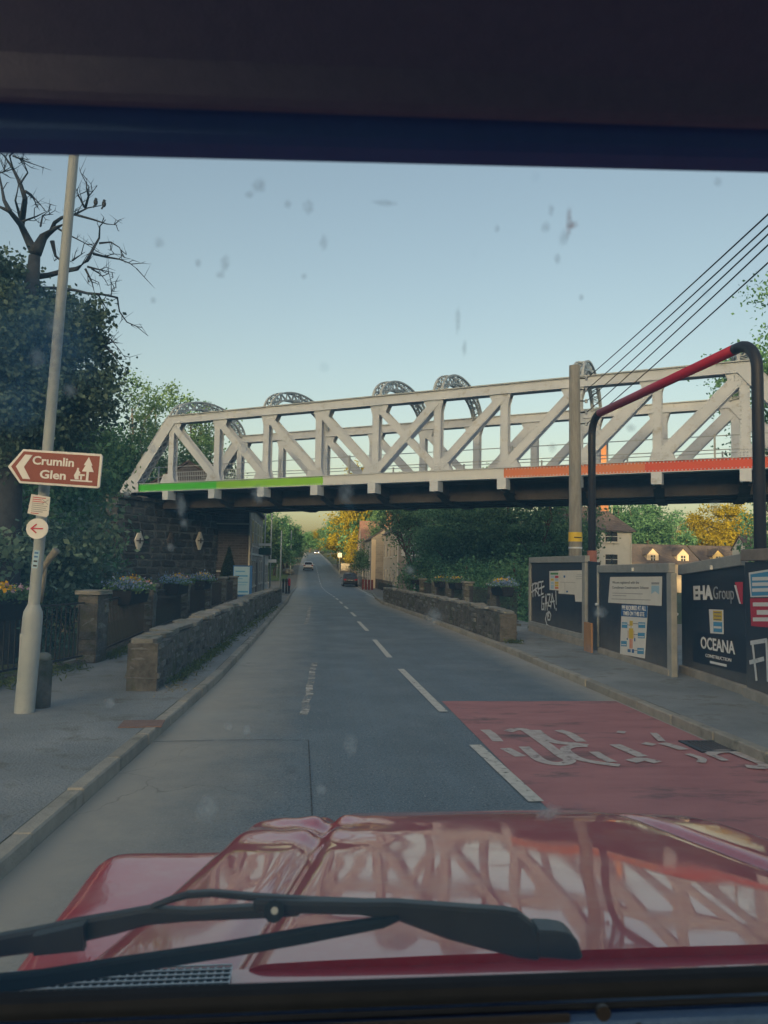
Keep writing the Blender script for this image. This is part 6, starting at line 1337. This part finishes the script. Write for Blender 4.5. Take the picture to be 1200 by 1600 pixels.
# skirts down to the wings and nose
n_ = len(us)
def skirt(path, dz): bn.add([p for p in path]+[(p[0], p[1], p[2]-dz) for p in path], [(i, i+1, len(path)+i+1, len(path)+i) for i in range(len(path)-1)])
skirt([bp(-1, v) for v in vv], .10); skirt([bp(1, v) for v in vv], .10); skirt([bp(s_, V1) for s_ in us], .12); skirt([bp(s_, V0) for s_ in us], .05)
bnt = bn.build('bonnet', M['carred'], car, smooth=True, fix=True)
for s_ in (-1, 1):
    # flat wing tops with a rolled outer edge, reaching from bulkhead to nose
    def wp(t, v):
        cr = max(0, (v-(V1-.02-.12))/.12); uo = .905-.06*cr**2.0; ui = wid(v)-.02; u = ui+(uo-ui)*t; q = max(0, (t-.86)/.14); z = 1.085-(v-1)*.03-.035*q**2.4-.03*cr**3+.001*math.sin(17*v+8*t); return (s_*u, v, z)
    wv = [.92+(2.0-.92)*i/50 for i in range(51)]; wt = [0, .2, .4, .6, .8, .86, .89, .92, .95, .98, 1]
    g_ = MB().grid(wp, wt, wv)
    g_.add([wp(1, v) for v in wv]+[(wp(1, v)[0], v, .55) for v in wv], [(i, i+1, len(wv)+i+1, len(wv)+i) for i in range(len(wv)-1)])
    g_.add([wp(t, 2.0) for t in wt]+[(wp(t, 2.0)[0], 2.0, .55) for t in wt], [(i, i+1, len(wt)+i+1, len(wt)+i) for i in range(len(wt)-1)])
    wg = g_.build('wing', M['carred'], car, smooth=True, fix=True); smooth_by_angle(wg, .9)
    MB().tube([(s_*.70, 1.55, .38), (s_*.90, 1.55, .38)], .38, 24).build('wheel', M['tyre'], car, bevel=.03)
    MB().tube([(s_*.75, 2.0, .86), (s_*.75, 2.025, .86)], .09, 20).build('headlight', M['headlamp'], car)
    # door lower halves and pillars
    box('door', M['carred'], car, s_*.88-.03, s_*.88+.03, -.75, .88, .45, 1.27, bevel=.01)
    MB().bar((s_*.80, .72, 1.33), (s_*.76, .50, 2.05), .07, .07, (0, 1, 0)).build('windscreen_pillar', M['header'], car)
    box('rear_pillar', M['header'], car, s_*.80-.03, s_*.80+.03, -.85, -.75, 1.2, 2.1)
box('nose_panel', M['plastic_dk'], car, -.52, .52, 1.93, 1.97, .55, 1.05, bevel=.01); box('front_bumper', M['iron'], car, -.88, .88, 2.06, 2.16, .45, .60, bevel=.01)
# scuttle behind the bonnet with mesh vents
sc = MB().grid(lambda u, v: (u, v, 1.247+(1.005-v)*.10), [-.90, -.5, 0, .5, .90], [.69, .80, .90, 1.005]).build('scuttle', M['carred'], car)
for s_, (u0, u1) in ((-1, (-.76, -.50)), (1, (.50, .76))):
    vt = thing; vg = box('vent', M['plastic_dk'], car, u0, u1, .885, .985, 1.245, 1.2605)
    g_ = MB()
    for i in range(29): g_.rng(u0+(u1-u0)*i/28-.0013, u0+(u1-u0)*i/28+.0013, .885, .985, 1.2606, 1.262)
    for i in range(11): g_.rng(u0, u1, .885+.010*i-.0011, .885+.010*i+.0011, 1.2621, 1.2635)
    g_.build('vent_mesh', M['alloy'], vg); 
# windscreen: lower seal, frame, pane
SV, SZ = .655, 1.400
MB().bar((-.86, SV, SZ), (.86, SV, SZ), .022, .016, (0, 0, 1)).build('windscreen_seal', M['rubber'], car, bevel=.007, seg=2)
MB().bar((-.86, SV-.012, SZ-.0105), (.86, SV-.012, SZ-.0105), .006, .006, (0, 0, 1)).build('seal_lip', M['rubber'], car, bevel=.003)
box('windscreen_frame', M['header'], car, -.86, .86, SV+.016, SV+.03, 1.27, SZ-.012)
# dash rail below
da = box('dash_rail', M['trimblue'], car, -.86, .86, SV-.030, SV-.015, 1.27, SZ-.0135, bevel=.002)
xs0, xs1 = D(690, 1575, .63).x-CX, D(882, 1575, .63).x-CX
slz = D(790, 1573, .63).z
MB().bar((-.75, SV-.0305, slz-.001), (xs1, SV-.0305, slz), .004, .0075, (0, 0, 1)).build('demist_slot', M['iron'], da, bevel=.0015)
pscr = D(933, 1568, .63); MB().tube([(pscr.x-CX, SV-.0295, pscr.z), (pscr.x-CX, SV-.034, pscr.z)], .006, 14).build('screw', M['iron'], da)
xe = D(1000, 1580, .63).x-CX
MB().bar((xe-.005, SV-.0305, SZ-.015), (xe+.006, SV-.0305, 1.28), .006, .004, (1, 0, 0)).build('panel_joint', M['iron'], da)
# header rail, padded visor, roof
TL = math.tan(R(2.6))
def hz(u): return (u+.33)*TL
MB().loft([[(u, .505, 2.040+hz(u)), (u, .53, 2.038+hz(u)), (u, .55, 2.12+hz(u)), (u, .487, 2.12+hz(u)), (u, .492, 2.060+hz(u))] for u in (-.85, .85)]).build('header_rail', M['header'], car, bevel=.004)
MB().loft([[(u, .478, 2.053+hz(u)*.9), (u, .488, 2.048+hz(u)*.9), (u, .486, 2.17+hz(u)*.9), (u, .36, 2.20+hz(u)), (u, .30, 2.20+hz(u)), (u, .468, 2.07+hz(u)*.9)] for u in (-.85, .85)]).build('sun_visor', M['visor'], car, bevel=.006, seg=2)
box('roof', M['visor'], car, -.86, .86, -.9, .56, 2.215, 2.26, bevel=.02)
box('rear_bulkhead', M['visor'], car, -.86, .86, -.92, -.88, .5, 1.6)
# the pane: dust film, a bluish haze painted in to lift the darks, splashes
def glassmat():
    m = bpy.data.materials.new('dust_haze_windscreen'); m.use_nodes = True; n = m.node_tree.nodes; l = m.node_tree.links; n.remove(n['Principled BSDF'])
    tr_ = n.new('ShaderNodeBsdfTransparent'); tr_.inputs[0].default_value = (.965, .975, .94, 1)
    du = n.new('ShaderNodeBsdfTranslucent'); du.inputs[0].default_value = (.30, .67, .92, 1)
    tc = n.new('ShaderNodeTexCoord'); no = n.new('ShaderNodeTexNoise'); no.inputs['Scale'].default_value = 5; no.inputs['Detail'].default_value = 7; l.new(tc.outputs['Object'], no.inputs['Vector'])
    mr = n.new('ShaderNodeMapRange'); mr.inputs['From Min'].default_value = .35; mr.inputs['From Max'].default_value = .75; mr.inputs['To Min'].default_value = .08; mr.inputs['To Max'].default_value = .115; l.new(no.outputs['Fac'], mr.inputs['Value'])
    vo = n.new('ShaderNodeTexVoronoi'); vo.inputs['Scale'].default_value = 30; l.new(tc.outputs['Object'], vo.inputs['Vector'])
    sp = n.new('ShaderNodeMapRange'); sp.inputs['From Min'].default_value = .05; sp.inputs['From Max'].default_value = .16; sp.inputs['To Min'].default_value = .12; sp.inputs['To Max'].default_value = 0; l.new(vo.outputs['Distance'], sp.inputs['Value'])
    n2 = n.new('ShaderNodeTexNoise'); n2.inputs['Scale'].default_value = 9; l.new(tc.outputs['Object'], n2.inputs['Vector']); g2 = n.new('ShaderNodeMapRange'); g2.inputs['From Min'].default_value = .58; g2.inputs['From Max'].default_value = .66; l.new(n2.outputs['Fac'], g2.inputs['Value'])
    mu = n.new('ShaderNodeMath'); mu.operation = 'MULTIPLY'; l.new(sp.outputs[0], mu.inputs[0]); l.new(g2.outputs[0], mu.inputs[1]); ad = n.new('ShaderNodeMath'); l.new(mr.outputs[0], ad.inputs[0]); l.new(mu.outputs[0], ad.inputs[1])
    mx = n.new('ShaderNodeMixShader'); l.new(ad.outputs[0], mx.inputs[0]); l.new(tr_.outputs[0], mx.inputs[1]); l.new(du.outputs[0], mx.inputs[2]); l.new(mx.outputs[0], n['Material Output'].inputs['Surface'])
    return m
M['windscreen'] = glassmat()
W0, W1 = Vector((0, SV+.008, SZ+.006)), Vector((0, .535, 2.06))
wn = MB().add([(-.82, W0.y, W0.z), (.82, W0.y, W0.z), (.82, W1.y, W1.z), (-.82, W1.y, W1.z)], [(0, 1, 2, 3)]).build('windscreen', M['windscreen'], car, fix=False); wn['label'] = 'dusty windscreen pane with painted bluish haze and dried splashes'
nrm = (W1-W0).cross(Vector((1, 0, 0))).normalized()
def splatmat(name, c, a):
    m = bpy.data.materials.new(name); m.use_nodes = True; n = m.node_tree.nodes; l = m.node_tree.links; n.remove(n['Principled BSDF'])
    tr_ = n.new('ShaderNodeBsdfTransparent'); du = n.new('ShaderNodeBsdfTranslucent'); du.inputs[0].default_value = tuple(c)+(1,)
    at_ = n.new('ShaderNodeAttribute'); at_.attribute_name = 'fade'; tc = n.new('ShaderNodeTexCoord'); no = n.new('ShaderNodeTexNoise'); no.inputs['Scale'].default_value = 260; no.inputs['Detail'].default_value = 4; l.new(tc.outputs['Object'], no.inputs['Vector'])
    mr = n.new('ShaderNodeMapRange'); mr.inputs['From Min'].default_value = .3; mr.inputs['From Max'].default_value = .7; mr.inputs['To Min'].default_value = .4*a; mr.inputs['To Max'].default_value = a; l.new(no.outputs['Fac'], mr.inputs['Value'])
    mu = n.new('ShaderNodeMath'); mu.operation = 'MULTIPLY'; l.new(mr.outputs[0], mu.inputs[0]); l.new(at_.outputs['Fac'], mu.inputs[1])
    mx = n.new('ShaderNodeMixShader'); l.new(mu.outputs[0], mx.inputs[0]); l.new(tr_.outputs[0], mx.inputs[1]); l.new(du.outputs[0], mx.inputs[2]); l.new(mx.outputs[0], n['Material Output'].inputs['Surface']); return m
M['splat'] = splatmat('splash_or_flare', (.85, .86, .82), .55); M['splat_dk'] = splatmat('dried_insect', (.20, .21, .20), .36); M['splat_rd'] = splatmat('insect_smear', (.55, .18, .10), .6); M['flare'] = splatmat('blue_flare_tint', (.16, .34, .52), .34)
rsp = random.Random(21)
def splat(px, py, rx, ry, mt='splat', ang=0.0):
    a0 = Vector((CX, 0, 0))+W0; h = plane_hit(px, py, a0, nrm)-Vector((CX, 0, 0)); up = (W1-W0).normalized(); k = .60/1200
    N = 20; vs = [h]; fd = [1.0]; fs = []
    for rg, (q, f_) in enumerate(((.5, .75), (1.0, 0.0))):
        for i in range(N):
            a = 2*math.pi*i/N; j = 1+rsp.uniform(-.22, .22); x_, y_ = rx*math.cos(a)*q*j, ry*math.sin(a)*q*j; x2, y2 = x_*math.cos(ang)-y_*math.sin(ang), x_*math.sin(ang)+y_*math.cos(ang)
            vs.append(h+Vector((1, 0, 0))*x2*k+up*y2*k); fd.append(f_)
    for i in range(N): fs.append((0, 1+i, 1+(i+1) % N)); fs.append((1+i, 1+N+i, 1+N+(i+1) % N, 1+(i+1) % N))
    off = nrm*(-.0012 if nrm.y > 0 else .0012)
    o = MB().add([v+off*(1+.01*len(splats)) for v in vs], fs).build('splash_or_flare', M[mt], wn, fix=False)
    o.data.attributes.new('fade', 'FLOAT', 'POINT').data.foreach_set('value', fd); splats.append(o)
splats = []
for a in ((677, 963, 16, 18), (548, 1163, 14, 22), (325, 1262, 20, 30), (172, 1098, 11, 12), (386, 1140, 8, 12), (358, 1134, 8, 8), (857, 1268, 26, 18), (404, 772, 12, 18), (283, 790, 9, 22), (288, 818, 7, 9), (268, 855, 8, 8), (937, 956, 15, 12), (200, 770, 8, 9), (502, 1232, 12, 12), (862, 700, 8, 10), (985, 668, 9, 8), (1115, 790, 12, 10), (640, 890, 9, 9), (540, 770, 14, 20), (380, 700, 9, 12), (240, 700, 8, 10), (60, 560, 14, 18), (110, 610, 12, 10), (85, 510, 12, 22)): splat(*a)
for a in ((405, 290, 12, 12), (482, 325, 10, 12), (506, 380, 7, 14), (352, 412, 8, 14), (345, 430, 8, 7), (310, 412, 5, 8), (852, 355, 9, 10), (860, 330, 6, 10), (870, 405, 6, 10), (776, 358, 5, 7), (907, 465, 5, 6), (715, 500, 5, 24), (725, 545, 4, 16), (1120, 285, 9, 8), (475, 432, 5, 6), (240, 470, 5, 6), (455, 1201, 13, 10), (390, 305, 7, 7), (450, 320, 6, 8), (600, 318, 20, 6), (250, 380, 9, 9), (880, 372, 9, 14)): splat(*a, 'splat_dk')
splat(888, 348, 6, 26, 'splat_rd'); splat(893, 352, 10, 8, 'splat_rd')
for a in ((30, 560, 90, 110), (90, 500, 70, 70), (20, 640, 60, 40), (110, 560, 60, 50)): splat(*a, 'flare', .2)  # blue flare on the glass, painted as tinted patches
# wiper: arm from its spindle on the right, blade to the left
wp_ = thing('wiper', 'x', 'x') if False else None
def WD(px, py, d=.745): q = D(px, py, d); return Vector((q.x-CX, q.y, q.z))
def wprism(name, pts_top, pts_bot, d, th, par, mat='wiper', bev=.003):
    top_ = [WD(*p, d) for p in pts_top]; bot_ = [WD(*p, d) for p in pts_bot]; ring = top_+bot_[::-1]; b_ = MB()
    f0 = [tuple(v) for v in ring]; f1 = [tuple(v+Vector((0, th, 0))) for v in ring]; n1 = len(top_)
    vs = f0+f1; N = len(ring); fs = [(i, (i+1) % N, N+(i+1) % N, N+i) for i in range(N)]
    for i in range(n1-1): fs.append((i, i+1, N-2-i, N-1-i)); fs.append((N+i, N+N-1-i, N+N-2-i, N+i+1))
    b_.add(vs, fs); return b_.build(name, M[mat], par, bevel=bev)
wa = wprism('wiper_arm', [(395, 1408), (470, 1410), (560, 1412), (620, 1412), (700, 1418), (790, 1424), (812, 1428), (835, 1446), (846, 1470)], [(395, 1428), (470, 1430), (560, 1432), (620, 1440), (700, 1470), (790, 1494), (812, 1500), (835, 1503), (846, 1503)], .745, .016, car)
wprism('spindle_cap', [(840, 1455), (870, 1456), (892, 1460), (904, 1472), (912, 1496)], [(840, 1498), (870, 1500), (892, 1502), (904, 1502), (912, 1500)], .742, .03, wa)
bld = wprism('wiper_blade', [(-40, 1532), (60, 1522), (200, 1500), (350, 1478), (480, 1455), (600, 1438), (625, 1434)], [(-40, 1558), (60, 1546), (200, 1523), (350, 1499), (480, 1476), (600, 1452), (625, 1440)], .738, .012, wa, 'rubber')
wprism('blade_bow', [(-60, 1476), (0, 1464), (60, 1453), (120, 1440), (180, 1430), (230, 1421), (300, 1424), (400, 1418), (470, 1420)], [(-60, 1506), (0, 1498), (60, 1490), (120, 1476), (180, 1462), (230, 1448), (300, 1442), (400, 1438), (470, 1434)], .750, .014, wa)
wprism('blade_bow', [(232, 1418), (262, 1406), (292, 1396), (330, 1394), (400, 1400), (500, 1406), (560, 1408), (600, 1412)], [(232, 1424), (262, 1414), (292, 1406), (330, 1403), (400, 1410), (500, 1416), (560, 1420), (600, 1420)], .752, .010, wa)
wprism('blade_clip', [(50, 1464), (130, 1446), (130, 1448)], [(52, 1494), (130, 1486), (130, 1488)], .737, .012, wa)
MB().tube([WD(428, 1424, .744), WD(428, 1424, .736)], .010, 12).build('pivot_boss', M['rubber'], wa); MB().tube([WD(429, 1423, .7362), WD(429, 1423, .7335)], .0035, 10).build('pivot_rivet', M['bridge_grey'], wa)
